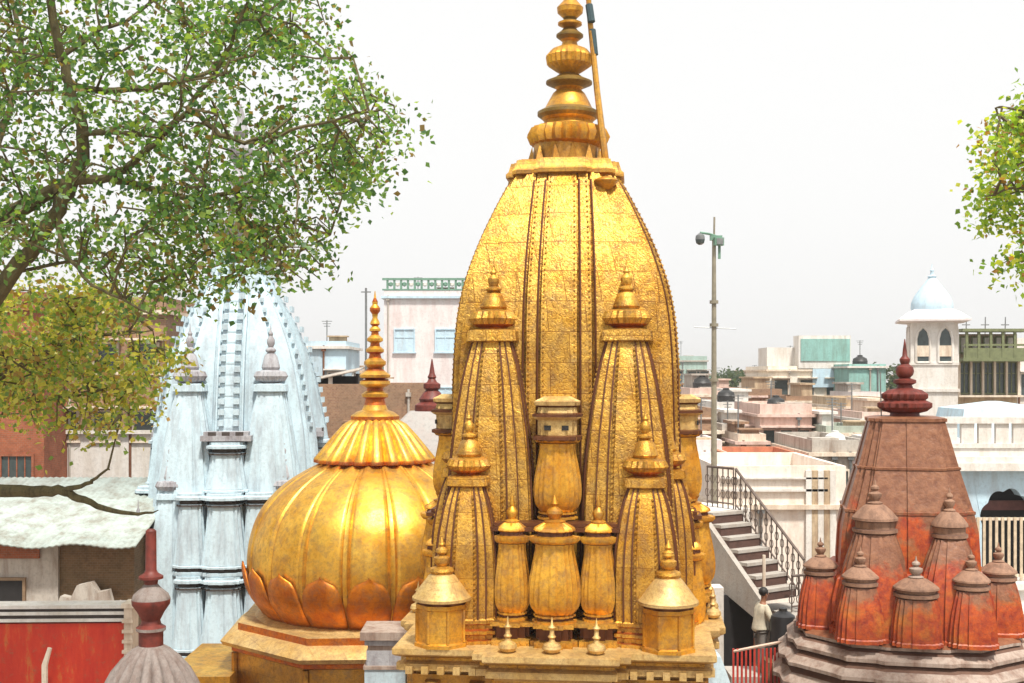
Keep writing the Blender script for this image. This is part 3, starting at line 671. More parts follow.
# ---------------------------------------------------------------- houses
WINM = {}
def window_mesh(w, h, style):
    key = (round(w, 2), round(h, 2), style)
    if key not in WINM:
        b = MB(); t = .07
        b.box((0, -.012, 0), (w-.02, .02, h-.02), 1)
        b.box((-w/2, -.03, 0), (t, .10, h+t), 0); b.box((w/2, -.03, 0), (t, .10, h+t), 0); b.box((0, -.03, h/2), (w-t, .10, t), 0); b.box((0, -.05, -h/2), (w+.2, .16, t), 0)
        if style == 'shade': b.box((0, -.22, h/2+.12), (w+.3, .45, .07), 0)
        if style == 'bars':
            for i in range(1, 4): b.box((-w/2+w*i/4, -.03, 0), (.035, .03, h-.05), 0)
        if style in ('cross', 'pale'):
            b.box((0, -.03, 0), (.05, .04, h-.05), 0); b.box((0, -.03, .15*h), (w-.08, .04, .05), 0)
        WINM[key] = b
    return WINM[key]
def house(name, label, px0, px1, ytop, Y, dep, mat, rows=2, cols=3, win=(.9, 1.2), style='shade', frame=None, rz=0, parapet=.5, sides=True, group=None, cat='house', storey=3.0, ledges=1, zb=0.0, first=1.6, roofroom=None, only=None):
    x0, x1 = (px0-CX)/F*Y, (px1-CX)/F*Y; zt = ZY(ytop, Y); w = x1-x0
    root = thing(name, label, cat, ((x0+x1)/2, Y+dep/2, 0), R(rz), group)
    b = MB(); zr = zt-parapet
    b.box((0, 0, (zr+zb)/2), (w, dep, zr-zb))
    if parapet > .05:
        t = .16
        b.box((0, -dep/2+t/2, zr+parapet/2), (w, t, parapet)); b.box((0, dep/2-t/2, zr+parapet/2), (w, t, parapet))
        b.box((-w/2+t/2, 0, zr+parapet/2), (t, dep-2*t, parapet)); b.box((w/2-t/2, 0, zr+parapet/2), (t, dep-2*t, parapet))
    b.build('wall', mat, root)
    if ledges:
        l = MB()
        for i in range(ledges):
            z = zr-i*storey; l.box((0, -dep/2-.08, z), (w+.3, .2, .13)); 
            l.box((-w/2-.08, 0, z-.003), (.16, dep, .12)); l.box((w/2+.08, 0, z-.003), (.16, dep, .12))
        l.build('ledge', frame or mat, root)
    if roofroom:
        fx, fw, fh, fm = roofroom
        r = MB(); r.box((fx*w, .5, zr+fh/2), (fw*w, dep*.6, fh)); r.box((fx*w, .5, zr+fh+.06), (fw*w+.3, dep*.6+.3, .12)); r.build('roof_room', fm, root)
    rp2 = random.Random(label+'x')
    if rows and not group:
        for i_ in range(rp2.choice((1, 1, 2))):
            d_ = MB(); xx = rp2.uniform(-.46, .46)*w; d_.tube([(xx, -dep/2-.06, .2), (xx, -dep/2-.06, zr+.1)], .05, 5); d_.box((xx, -dep/2-.08, zr-.1), (.2, .14, .16)); d_.build('drainpipe', rp2.choice((RUST, STEEL, GREYP)), root)
        if rp2.random() < .7:
            d_ = MB(); xx = rp2.uniform(-.4, .4)*w; hh_ = rp2.uniform(.9, 1.8); yy = rp2.uniform(-.3, .3)*dep
            d_.tube([(xx, yy, zr), (xx, yy, zt+hh_)], .03, 5)
            for e_ in range(3): d_.box((xx, yy, zt+hh_-.12*e_-.05), (.5-.1*e_, .03, .03))
            d_.build('aerial', STEEL, root)
        if rp2.random() < .6:
            d_ = MB(); xx = rp2.uniform(-.35, .35)*w; d_.box((xx, -dep/2+.5, zr+.25), (rp2.uniform(.4, .9), .5, .5)); d_.box((xx, -dep/2+.5, zr+.53), (.95, .7, .06)); d_.build('roof_hatch', rp2.choice((GREYP, BRICKB, OCHRE)), root)
    if rows and cols:
        me = window_mesh(*win, style).mesh('window', [frame or WHITE, GLASS if style != 'pale' else BLUEW])
        rnd = random.Random(label)
        for r in range(rows):
            z = zr-first-r*storey
            if z < 1.5: break
            for c in range(cols):
                if only and (r, c) not in only: continue
                if not only and rnd.random() < .06: continue
                link('window', me, root, (-w/2+w*(c+.5)/cols, -dep/2-.002, z))
            if sides:
                sx = -1 if x0 > 0 else 1; nc = max(1, int(dep/3))
                for c in range(nc): link('window', me, root, (sx*(w/2+.002), -dep/2+dep*(c+.5)/nc, z), R(90*sx))
    return root

# --- left side
house('brick_house', 'red brick house behind the tree with one dark square window', -170, 44, 292, 37, 7, BRICKR, 1, 4, (1.0, .95), 'bars', BRICKR, only={(0, 3)}, first=5.0, storey=3, sides=False, cat='house')
root = house('plastered_house', 'brown brick house with whitewashed lower wall behind the tree', 46, 166, 297, 39, 7, BRICKB, 2, 3, (.8, 1.0), 'shade', CREAM, sides=False, first=1.5, storey=2.2)
b = MB(); zz = ZY(432, 38.9); b.box((0, -3.53, zz/2), (3.8, .06, zz)); b.box((0, -3.6, zz), (3.9, .2, .12)); b.build('whitewashed_wall', WHITE, root)
# low outhouse with sheet roof
Yh = 30.0; x0, x1 = (-150-CX)/F*Yh, (133-CX)/F*Yh
root = thing('outhouse', 'low plaster and dark brick outhouse under a pale teal sloping roof', 'house', ((x0+x1)/2, Yh+2, 0)); w = x1-x0
zt = ZY(541, Yh); xs = (58-CX)/F*Yh-(x0+x1)/2
b = MB(); b.box(((-w/2+xs)/2, 0, zt/2), (xs+w/2, 4, zt)); b.build('plaster_wall', GREYP, root)
b = MB(); b.box(((xs+w/2)/2, .05, zt/2), (w/2-xs, 3.9, zt-.02)); b.build('brick_wall', BRICKD, root)
b = MB(); b.box(((-w/2+xs)/2-.2, -2.03, zt-.22), (xs+w/2-.5, .08, .42)); b.build('brick_course', BRICKR, root)
b = MB(); n = 90
prof = []
top = []
for i in range(n+1):
    x = -w/2-.3+(w+.55)*i/n; dz = .025*(i % 2)
    prof.append((x, -2.6, zt+.02+dz-.10*sin(i*.13)**2)); top.append((x, 1.9, zt+1.25+dz))
b.add(prof+top, [(i, i+1, n+1+i+1, n+1+i) for i in range(n)])
o = b.build('sheet_roof', TARP, root, ang=10); m = o.modifiers.new('thickness', 'SOLIDIFY'); m.thickness = .05
b = window_mesh(1.0, .72, 'plain'); px = (5-CX)/F*Yh-(x0+x1)/2; b.build('window', [WOOD, DARK], root, (px, -2.002, ZY(593, Yh)))
b = MB(); q = W(92, 560, 29.6); qx = q.x-(x0+x1)/2; zz_ = ZY(604, Yh)-.6
pf_ = [(-.95, zz_), (.75, zz_), (.78, zz_+.55), (.6, zz_+.72), (.45, zz_+.66), (.36, zz_+1.0), (.1, zz_+.95), (-.05, zz_+1.2), (-.4, zz_+1.12), (-.55, zz_+.8), (-.8, zz_+.86), (-.95, zz_+.5)]
b.loft([[(qx+x_, -2.35, z_) for x_, z_ in pf_], [(qx+x_, -2.06, z_) for x_, z_ in pf_]]); b.build('broken_wall', GREYP, root)

house('brick_house', 'rough brown brick house beyond the golden dome with a shed on its roof', 290, 425, 384, 46, 8, BRICKB, 1, 3, (.8, .7), 'shade', BRICKB, parapet=.3, ledges=0, only=set())
root = thing('roof_shed', 'open lean-to shed with dark inside on the brown brick roof', 'shed', (W(330, 384, 47).x, 48, ZY(384, 46)-.3))
b = MB(); b.add([(-1.2, -1.2, .35), (1.1, -1.2, .85), (1.1, 1.2, 1.0), (-1.2, 1.2, .5)], [(0, 1, 2, 3)]); o = b.build('sheet_roof', GREYP, root); o.modifiers.new('thickness', 'SOLIDIFY').thickness = .06
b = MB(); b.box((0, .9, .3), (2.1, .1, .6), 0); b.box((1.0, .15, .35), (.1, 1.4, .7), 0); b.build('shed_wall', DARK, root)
for xx, hh in ((-.95, .4), (0, .55)): b = MB(); b.box((xx, -.9, hh/2), (.15, .15, hh)); b.build('post', WHITE, root)
house('blue_house', 'small pale blue house left of the golden dome finial', 303, 346, 341, 56, 5, BLUEW, 1, 2, (.7, .9), 'shade', WHITE, parapet=.3)
root = house('pink_tower_block', 'tall pale pink block with greenish rooftop railing behind golden dome', 384, 466, 290, 66, 9, PINKW, 3, 2, (1.1, 1.3), 'pale', BLUEW, parapet=.4, cat='apartment block', first=2.4, storey=3.2)
b = MB(); zt = ZY(290, 66); wv = (466-384)/F*66
for i in range(12):
    x = -wv/2+wv*(i+.5)/12; b.box((x, -4.45, zt+.28), (.12, .08, .55), 0); b.ball((x+.18, -4.45, zt+.32), .14, 6, i % 2)
b.box((0, -4.45, zt+.6), (wv+.2, .14, .12), 0); b.box((0, -4.45, zt+.02), (wv+.2, .14, .08), 0); b.build('roof_railing', [GREENM, WHITE], root)
b = MB(); q = W(366, 345, 60); b.tube([(q.x, 60, 6), (q.x, 60, ZY(288, 60))], .06, 6); b.box((q.x, 60, ZY(292, 60)), (.5, .06, .06))
tag(b.build('roof_mast', STEEL), 'thin grey mast beside the pale pink block', 'mast')
root = house('dun_house', 'pale dun house in the gap under the pink block', 344, 392, 392, 62, 7, PINKP, 2, 2, (.8, 1.0), 'shade', WHITE)

# small shrine roof with a red finial
q = W(432, 410, 38); root = thing('shrine', 'smooth grey pyramid roofed shrine with dark red finial between dome and spire', 'shrine', (q.x, 38, 0))
k8 = 38/F; z8 = lambda y: ZY(y, 38)
b = MB(); b.plan([(75*k8, z8(500)), (66*k8, z8(470)), (46*k8, z8(435)), (22*k8, z8(411))], [(.5, 1.0), (.9, .9)]); b.build('pyramid_roof', plaster('smooth_grey_render', (.36, .34, .32), (.36, .30, .28), .5), root)
b = MB(); b.lathe([(r*k8, z8(y)) for r, y in ((17, 412), (17.5, 409), (17, 405), (12, 402), (13, 399), (9, 393), (6, 390), (8.5, 388), (8.5, 384), (5, 382), (3.5, 379), (4.5, 377), (3, 374), (2, 368), (.5, 359))], 24); b.build('pot_finial', REDTOP, root)
b = MB(); b.plan([(2.1, 0), (2.1, z8(499))], [(.5, 1.0), (.9, .9)]); b.build('shrine_wall', WHITE, root)

# --- right side city, near to far
house('terrace_house', 'long cream white terrace house behind the iron staircase railing', 716, 846, 466, 34, 6, plaster('bright_cream', (.80, .72, .64), (.55, .40, .30), .4), 1, 4, (.5, 1.9), 'plain', CREAM, parapet=1.15, ledges=1, first=1.9, only={(0, 3)}, sides=False)
root = bpy.data.objects['terrace_house']
b = MB()
for px, c in ((808, 0), (814, 1), (820, 0), (826, 1), (832, 0)):
    x = (px-CX)/F*34-root.location.x; b.box((x, -3.06, 5.9), (.16, .1, 4.8), c)
b.build('pilaster', [WHITE, OCHRE], root)
b = MB(); b.box((-.2, -3.06, ZY(490, 34)), (3.0, .1, .07)); b.box((-.2, -3.06, ZY(478, 34)), (3.0, .1, .05)); b.build('moulding', WHITE, root)
house('pink_house', 'pink plaster two storey house left of the red spire', 760, 812, 404, 52, 6, PINKP, 2, 3, (.55, .8), 'shade', PINKP, storey=1.5, first=1.0, ledges=2)
house('white_house', 'bright white low house right of the lamp mast', 716, 757, 402, 60, 6, WHITE, 2, 2, (.7, .8), 'shade', WHITE, storey=2.4, roofroom=(.25, .4, 1.0, WHITE))
house('tiled_house', 'low house with an orange red roof edge above terrace', 730, 808, 455, 42, 5, plaster('orange_render', (.55, .22, .12), (.30, .12, .08), .5), 0, 0, parapet=.35, ledges=1, frame=CREAM)
house('grey_house', 'grey flat roofed house just left of the red spire', 812, 868, 440, 42, 6, GREYP, 1, 3, (.6, .9), 'bars', CREAM, storey=2.2, first=1.0)
house('cream_house', 'cream house with small windows above the grey flat roof', 806, 850, 410, 58, 6, CREAM, 2, 3, (.7, .9), 'shade', CREAM, storey=1.9, first=1.0)
house('ochre_house', 'ochre house left of the red spire finial', 846, 900, 398, 62, 7, OCHRE, 2, 3, (.8, .9), 'shade', CREAM, storey=2.0, first=1.1)
r = house('panel_house', 'cream block topped by a large teal panel, highest on the skyline', 768, 846, 366, 84, 8, plaster('bright_cream_block', (.80, .74, .64), (.5, .42, .32), .4), 2, 3, (1.0, 1.1), 'shade', CREAM, storey=2.4, first=1.2, parapet=.3)
x = lambda px: (px-CX)/F*84-r.location.x
b = MB(); b.box(((x(798)+x(850))/2, -3.4, ZY(352, 84)), (x(850)-x(798), 1.6, 2.3), 0); b.box(((x(800)+x(849))/2, -4.23, ZY(350, 84)), (x(849)-x(800), .06, 1.55), 1); b.box(((x(770)+x(798))/2, -1.5, ZY(360, 84)), (x(798)-x(770), 3, 1.8), 0); b.build('roof_panel', [WHITE, TEAL], r)
b = MB(); b.box(((x(812)+x(846))/2, -4.1, ZY(378, 84)), (x(846)-x(812), .3, 1.3), 0); b.build('awning', BLUEW, r)
house('teal_house', 'teal green house right of the block with teal panel', 849, 886, 364, 80, 8, TEAL, 1, 3, (.8, .9), 'plain', WHITE, parapet=.2, first=2.2)
house('green_block', 'wide grey green block on the skyline beside golden spire', 672, 707, 356, 120, 12, plaster('grey_green', (.34, .46, .42), (.22, .26, .22), .4), 3, 4, (1.2, 1.2), 'shade', GREYP)
house('tan_house', 'tan brick house left of the lamp mast foot', 668, 712, 408, 55, 7, BRICKB, 2, 3, (.6, .8), 'shade', CREAM, storey=1.8, first=1.1)
house('rose_house', 'dull rose house behind the lamp mast', 690, 742, 388, 76, 7, PINKP, 3, 4, (.8, 1.0), 'shade', CREAM, storey=2.1, first=1.1, roofroom=(-.2, .3, 1.3, GREYP))
house('brown_house', 'brown roughcast house between white house and cream block', 738, 782, 389, 80, 8, BRICKB, 3, 3, (.9, 1.0), 'shade', PINKP, storey=2.2, first=1.1, roofroom=(.2, .35, 1.2, OCHRE))
house('stone_house', 'grey stone house low behind the white house', 750, 790, 420, 66, 5, GREYP, 2, 3, (.7, .8), 'bars', CREAM, storey=1.8, first=1.0)
house('plain_house', 'pale low house right behind the iron stair landing', 686, 722, 440, 46, 4, PINKW, 1, 2, (.6, .8), 'shade', WHITE, first=1.2)
clutter = [
 ('house', 'squat brick house with a pale ledge just right of the golden spire edge', 690, 716, 424, 50, 4, BRICKB, 1, 2, (.6, .7), CREAM, None),
 ('house', 'narrow ochre house with one roof room behind the mast', 716, 736, 392, 88, 6, OCHRE, 2, 2, (.8, .9), WHITE, (.1, .5, 1.2, PINKP)),
 ('house', 'small brown house wedged above the white house roof', 741, 764, 408, 70, 4, BRICKB, 1, 2, (.6, .8), PINKP, (-.2, .4, .9, GREYP)),
 ('house', 'low grey house right of the tan brick house', 722, 745, 424, 52, 4, GREYP, 1, 2, (.6, .8), CREAM, (.2, .5, .8, WHITE)),
 ('house', 'tiny cream house at the left foot of pink house', 738, 766, 434, 48, 3, CREAM, 1, 3, (.45, .6), PINKP, (-.25, .35, .7, BRICKB)),
 ('house', 'rust brown house below the cream block with teal panel', 786, 822, 396, 72, 5, BRICKB, 2, 3, (.6, .8), CREAM, (.25, .3, 1.0, OCHRE)),
 ('house', 'pale pink house under the teal green house', 852, 884, 392, 72, 5, PINKW, 2, 3, (.6, .8), CREAM, (-.2, .4, .8, GREYP)),
 ('house', 'dun house directly beside the red spire finial on the left', 862, 896, 412, 52, 5, PINKP, 2, 3, (.5, .7), WHITE, (.2, .35, .8, CREAM)),
 ('house', 'green grey low house between cream house and grey flat roof', 826, 866, 426, 50, 4, plaster('green_grey', (.40, .45, .38), (.2, .2, .16), .5), 1, 3, (.5, .7), CREAM, (-.25, .3, .8, WHITE)),
 ('house', 'dark brown house low behind the tan brick house', 664, 696, 396, 82, 5, BRICKB, 2, 2, (.8, .9), OCHRE, (0, .4, 1.1, BRICKB)),
 ('house', 'cream house with red roof room far left of the cream block', 752, 772, 383, 105, 6, CREAM, 2, 2, (.9, 1.0), WHITE, (.1, .5, 1.2, plaster('brick_red_render', (.40, .16, .10), (.2, .1, .06), .5))),
]
for nm_, lab, a, b_, y, Y, dp_, mt, rw, cl, wn, fr_, rr_ in clutter:
    house(nm_, lab, a, b_, y, Y, dp_, mt, rw, cl, wn, 'shade', fr_, parapet=.35, storey=1.7, first=.95, roofroom=rr_)
for px, y, Y, r, c, lab in ((726, 398, 60.5, .45, 'black', 'black plastic water tank on the white house roof'), (795, 366, 86, .6, 'white', 'white water tank on the cream block roof behind teal panel'), (776, 404, 53.5, .4, 'black', 'black water tank on the pink house roof'), (835, 440, 44, .38, 'white', 'white water tank on the grey flat roof'), (702, 388, 78, .6, 'black', 'black water tank on the dull rose house roof'), (860, 364, 82, .5, 'black', 'black water tank on the teal green house roof')):
    q = W(px, y, Y); t_ = thing('water_tank', lab, 'water tank', (q.x, Y, q.z-.5))
    m_ = plain('tank_'+c, (.03, .03, .03) if c == 'black' else (.7, .7, .68), .5)
    b = MB(); b.lathe([(r*.95, 0), (r, .05), (r, .5*r), (r*1.04, .55*r), (r, .6*r), (r, 1.3*r), (r*1.04, 1.35*r), (r, 1.4*r), (r*.9, 1.75*r), (r*.35, 2.05*r)], 16); b.build('body', m_, t_)
    b = MB(); b.lathe([(r*.36, 2.04*r), (r*.36, 2.2*r), (r*.1, 2.25*r)], 12); b.build('lid', m_, t_)
cols_ = [PINKP, GREYP, OCHRE, CREAM, BRICKB, PINKW, WHITE, TEAL]
far = [(655, 700, 378, 150), (702, 730, 383, 170), (726, 760, 378, 190), (752, 778, 381, 160), (845, 880, 381, 140), (872, 905, 383, 170), (890, 935, 386, 130), (300, 335, 372, 140), (338, 372, 374, 170), (364, 396, 377, 130), (440, 480, 374, 150), (-60, 60, 370, 150), (150, 190, 366, 160), (210, 250, 360, 150), (960, 1040, 372, 150), (700, 724, 377, 240), (776, 800, 378, 260)]
for i, (a, b_, y, Y) in enumerate(far):
    house('distant_house', 'small hazy flat roofed house along the far skyline', a, b_, y, Y, 10, cols_[i*3 % 8], 2, 3, (1.2, 1.3), 'plain', cols_[(i*3+1) % 8], group='hazy houses along the skyline', storey=3, roofroom=(.2*(-1)**i, .35, 1.6, cols_[(i*5+2) % 8]), sides=False)

# --- white building with balustrade, blue wall and cusped arch
YB = 37.0; x0 = (925-CX)/F*YB; x1 = (1150-CX)/F*YB; xm = (x0+x1)/2; w = x1-x0
root = thing('balustrade_house', 'white house with balustraded roof and pale blue wall with cusped arch', 'house', (xm, YB, 0)); zc = lambda y: ZY(y, YB)
b = MB(); xa, xb, za = (979-CX)/F*YB-xm, (1037-CX)/F*YB-xm, 4.3                      # wall with the arch cut out
xc = (xa+xb)/2; hw = (xb-xa)/2; ztop = zc(470); pts = []
zs = zc(524); apex = zc(488)
NA = 48
for i in range(NA+1):
    t = pi*i/NA; cus = 1-.10*abs(sin(4.5*t)); rr_ = .90+.10*abs(sin(4.5*t)); pts.append((xc-hw*cos(t)*rr_, zs+(apex-zs)*sin(t)*rr_))
def strip(y):
    b.add([(-w/2, y, 0), (xa-.25, y, 0), (xa-.25, y, ztop), (-w/2, y, ztop)], [(0, 1, 2, 3)]); b.add([(xb+.25, y, 0), (w/2, y, 0), (w/2, y, ztop), (xb+.25, y, ztop)], [(0, 1, 2, 3)])
    b.add([(xa-.25, y, 0), (pts[0][0], y, 0), (pts[0][0], y, zs), (xa-.25, y, zs)], [(0, 1, 2, 3)]); b.add([(pts[-1][0], y, 0), (xb+.25, y, 0), (xb+.25, y, zs), (pts[-1][0], y, zs)], [(0, 1, 2, 3)])
    vs_ = []
    for i, (x, z) in enumerate(pts): vs_ += [(x, y, z), (xa-.25+(xb-xa+.5)*i/NA, y, ztop)]
    b.add(vs_, [(2*i, 2*i+2, 2*i+3, 2*i+1) for i in range(NA)])
    b.add([(xa-.25, y, zs), (pts[0][0], y, zs), (xa-.25, y, ztop)], [(0, 1, 2)]); b.add([(xb+.25, y, zs), (xb+.25, y, ztop), (pts[-1][0], y, zs)], [(0, 1, 2)])
strip(0)
vs_ = []
for x, z in [(pts[0][0], 0)]+pts+[(pts[-1][0], 0)]: vs_ += [(x, 0, z), (x, .5, z)]
b.add(vs_, [(2*i, 2*i+1, 2*i+3, 2*i+2) for i in range(NA+2)])
b.add([(-w/2, 0, 0), (-w/2, 8, 0), (-w/2, 8, ztop), (-w/2, 0, ztop)], [(0, 1, 2, 3)]); b.build('blue_wall', BLUEW, root)
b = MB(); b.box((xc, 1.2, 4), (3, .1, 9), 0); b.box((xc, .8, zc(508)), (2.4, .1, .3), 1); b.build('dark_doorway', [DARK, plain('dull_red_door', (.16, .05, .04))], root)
b = MB(); b.box((0, 3.9, ztop+.12), (w+.5, 8.6, .24), 0); b.box((0, 3.9, ztop+.32), (w+.2, 8.3, .2), 0); b.box((0, 4, ztop+.55), (w, 8, .3), 0); b.build('cornice', WHITE, root)
b = MB(); zz = ztop+.7; ze = zc(417)
b.box((0, .1, ze-.1), (w+.1, .3, .2)); b.box((0, .1, zz+.05), (w+.1, .3, .14))
n = int(w/.52)
for i in range(n):
    x = -w/2+w*(i+.5)/n; b.box((x, .1, (zz+ze)/2), (.40, .16, ze-zz-.2))
b.build('balustrade', WHITE, root)
b = MB(); zz = ZY(408, 44); b.loft([[(-1.6, 5, ztop+.7), (2.0, 5, ztop+.7), (2.0, 8, ztop+.7), (-1.6, 8, ztop+.7)], [(-1.4, 5.2, zz), (1.8, 5.2, zz), (1.8, 7.8, zz), (-1.4, 7.8, zz)], [(0, 6.3, ZY(401, 44)), (.3, 6.3, ZY(401, 44)), (.3, 6.7, ZY(401, 44)), (0, 6.7, ZY(401, 44))]])
tag(b.build('blue_canopy', BLUEW, None, ((988-CX)/F*44, YB+.4, 0)), 'low pale blue tent shaped canopy on the balustraded roof', 'canopy')

# chhatri tower
YC = 56.0; kc = YC/F; q = W(932, 400, YC); zc = lambda y: ZY(y, YC)
root = thing('chhatri_tower', 'white square tower with arched windows and a pale blue pointed dome', 'tower', (q.x, YC, 0), R(-14))
hw = 22*kc
b = MB(); b.box((0, 0, zc(322)/2), (2*hw, 2*hw, zc(322))); b.box((0, 0, zc(364)), (2*hw+.1, 2*hw+.1, .12)); b.box((0, 0, zc(390)), (2*hw+.16, 2*hw+.16, .14)); b.build('tower_wall', WHITE, root)
b = MB(); b.loft([[(s*r_, t*r_, z) for s, t in ((-1, -1), (1, -1), (1, 1), (-1, 1))] for r_, z in ((hw+.05, zc(323.5)), (hw+.52, zc(322)), (hw+.52, zc(320)), (hw+.1, zc(313)), (hw*.8, zc(310)))]); b.build('eaves', PINKW, root)
b = MB(); b.lathe([(r_*kc, zc(y)) for r_, y in ((19, 313), (20.5, 308), (20, 303), (17, 296), (12, 289), (8, 284), (5, 280), (3.5, 278), (4.5, 276.5), (2, 275), (1.5, 272), (2.2, 270.5), (.5, 268), (.3, 264))], 24); b.build('pointed_dome', BLUEW, root)
wm_ = MB()
pts = [(-.42, -.75), (.42, -.75), (.42, .25), (.30, .55), (0, .75), (-.30, .55), (-.42, .25)]
wm_.add([(x*.72, -.012, z*1.1) for x, z in pts], [tuple(range(7))], 1)
for i in range(7):
    (xa_, za_), (xb_, zb_) = pts[i], pts[(i+1) % 7]; wm_.tube([(xa_*.72, -.02, za_*1.1), (xb_*.72, -.02, zb_*1.1)], .06, 5, 0)
wm_.box((0, -.03, -.3), (.6, .04, .5), 2)
wm_ = wm_.mesh('arched_window', [WHITE, GLASS, CREAM])
for fa in (0, pi/2, -pi/2):
    for u in (-.45, .45):
        link('arched_window', wm_, root, (u*hw*1.05*cos(fa)+hw*sin(fa)*1.004, u*hw*1.05*sin(fa)-hw*cos(fa)*1.004, zc(345)), fa)
# balcony house
YV = 60.0; q0, q1 = (958-CX)/F*YV, (1017-CX)/F*YV; w = q1-q0; zv = lambda y: ZY(y, YV)
root = thing('balcony_house', 'house with dark olive wooden balconies right of the white tower', 'house', ((q0+q1)/2, YV+3, 0))
b = MB(); b.box((0, 0, zv(334)/2), (w, 6, zv(334))); b.build('wall', OCHRE, root)
b = MB(); b.box((0, -3.6, zv(360)), (w+.4, 1.3, .16)); b.box((0, -3.6, zv(331)), (w+.5, 1.4, .14)); b.box((0, -4.15, zv(354)), (w+.3, .08, .55)); b.box((0, -4.15, zv(345.5)), (w+.3, .08, .1))
for i in range(6): b.box((-w/2+w*i/5, -4.15, zv(345)), (.12, .12, 1.5))
b.build('upper_balcony', OLIVE, root)
wm2 = window_mesh(.48, 1.55, 'cross').mesh('shutter_window', [OLIVE, GLASS])
for i in range(5): link('shutter_window', wm2, root, (-w/2+w*(i+.5)/5, -3.002, zv(378)))
wm3 = window_mesh(.42, .8, 'plain').mesh('upper_window', [OLIVE, WHITE])
for i in range(5): link('upper_window', wm3, root, (-w/2+w*(i+.5)/5, -3.002, zv(345)))
b = MB(); b.box((0, -3.2, zv(396)), (w+.2, .5, .1))
for i in range(6): b.box((-w/2+w*i/5, -3.12, zv(378)), (.1, .2, 1.9))
b.build('lower_balcony', CREAM, root)
for i, px in enumerate((966, 985, 1005)):
    b = MB(); b.tube([(0, 0, 0), (.02, 0, .9)], .03, 5); b.box((.0, 0, .5), (.4, .05, .05)); 
    tag(b.build('roof_post', STEEL, None, ((px-CX)/F*61, 61, zv(334))), 'thin metal post on the balcony house roof', 'post', 'thin posts on the balcony house roof')
house('white_block', 'plain white block at the far right edge beside the balcony house', 1012, 1110, 338, 64, 8, WHITE, 2, 3, (.9, 1.2), 'shade', WHITE, cat='house', sides=False, first=2)

# picket fence on a white ledge, orange shrine
YF = 31.0; zf_ = lambda y: ZY(y, YF); x0 = (968-CX)/F*YF; x1 = (1110-CX)/F*YF
root = thing('picket_fence', 'tall fence of pale thin pickets below the cusped arch', 'fence', ((x0+x1)/2, YF, zf_(580))); w = x1-x0; hh = zf_(517)-zf_(580)
b = MB(); b.box((0, 0, hh-.05), (w, .06, .07)); b.box((0, 0, .12), (w, .06, .07)); b.build('rail', CREAM, root)
pk = MB(); pk.box((0, -.05, hh/2), (.07, .03, hh)); pk = pk.mesh('picket', plain('pale_picket_wood', (.60, .48, .34), .8))
n = int(w/.155)
for i in range(n): link('picket', pk, root, (-w/2+w*(i+.5)/n, 0, 0))
b = MB(); b.box((0, 0, zf_(581)/2), (w+1, 1.4, zf_(581))); b.box((0, -.75, zf_(583)), (w+1.1, .2, .16)); b.box((0, -.9, zf_(604)/2), (w+1, .5, zf_(604))); b.box((0, -1.4, zf_(618)/2), (w+1, .55, zf_(618)))
tag(b.build('ledge_wall', WHITE, None, ((x0+x1)/2, YF+.25, 0)), 'stepped white ledge wall carrying the picket fence', 'wall')
YO = 24.5; q = W(1040, 660, YO); zo = lambda y: ZY(y, YO)
root = thing('orange_shrine', 'orange and gold painted shrine roof cut off at the lower right edge', 'shrine', (q.x, YO, 0))
b = MB(); b.lathe([(.75, 0), (.75, zo(668)), (.98, zo(664)), (1.0, zo(658)), (.9, zo(655)), (.78, zo(650)), (.72, zo(640)), (.60, zo(630)), (.5, zo(622)), (.2, zo(612))], 24, mats=[1, 0, 0, 0, 1, 1, 1, 1, 1]); b.build('tiered_roof', [GREYC, REDLS, ], root)
for nm in range(8):
    a = 2*pi*nm/8; bb = MB(); bb.ball((.68*cos(a), .68*sin(a), zo(627)), .13, 10); bb.build('gilt_ball', GOLDS, root)

# ---------------------------------------------------------------- lamp mast
YL = 30.0; q = W(714, 470, YL); zl = lambda y: ZY(y, YL)
root = thing('lamp_mast', 'tall grey green steel mast with camera dome and floodlights on top', 'mast', (q.x, YL, 0))
MAST = plain('mast_paint', (.30, .27, .20), .5, .2)
b = MB(); b.tube([(0, 0, 3.2), (0, 0, zl(470)), (0, 0, zl(300)), (0, 0, zl(240))], [.085, .078, .06, .05], 10); b.tube([(0, 0, zl(240)), (.01, 0, zl(217))], .025, 6)
for y in (302, 325, 380): b.lathe([(.11, zl(y)-.04), (.11, zl(y)+.04)], 10)
b.build('pole', MAST, root)
b = MB(); b.tube([(.05, 0, zl(236)), (-.15, -.05, zl(234)), (-.36, -.08, zl(233))], .03, 6); b.box((.05, 0, zl(238)), (.3, .12, .12)); b.build('arm', GREENM, root)
b = MB(); b.lathe([(.03, .16), (.11, .10), (.12, 0), (.10, -.09), (.04, -.13)], 14, (-.36, -.08, zl(240)), mats=[0, 0, 1, 1]); b.build('camera_dome', [STEEL, GLASS], root)
b = MB(); b.box((.10, -.1, zl(242)), (.24, .12, .2), 0, .3); b.box((.12, -.165, zl(242)), (.18, .02, .15), 1, .3); b.box((.13, -.02, zl(252)), (.06, .06, .35), 0); b.build('floodlight', [GREENM, STEEL], root)
b = MB(); b.tube([(-.5, 0, zl(327)), (.55, 0, zl(329))], .012, 5); b.build('cross_wire', STEEL, root)

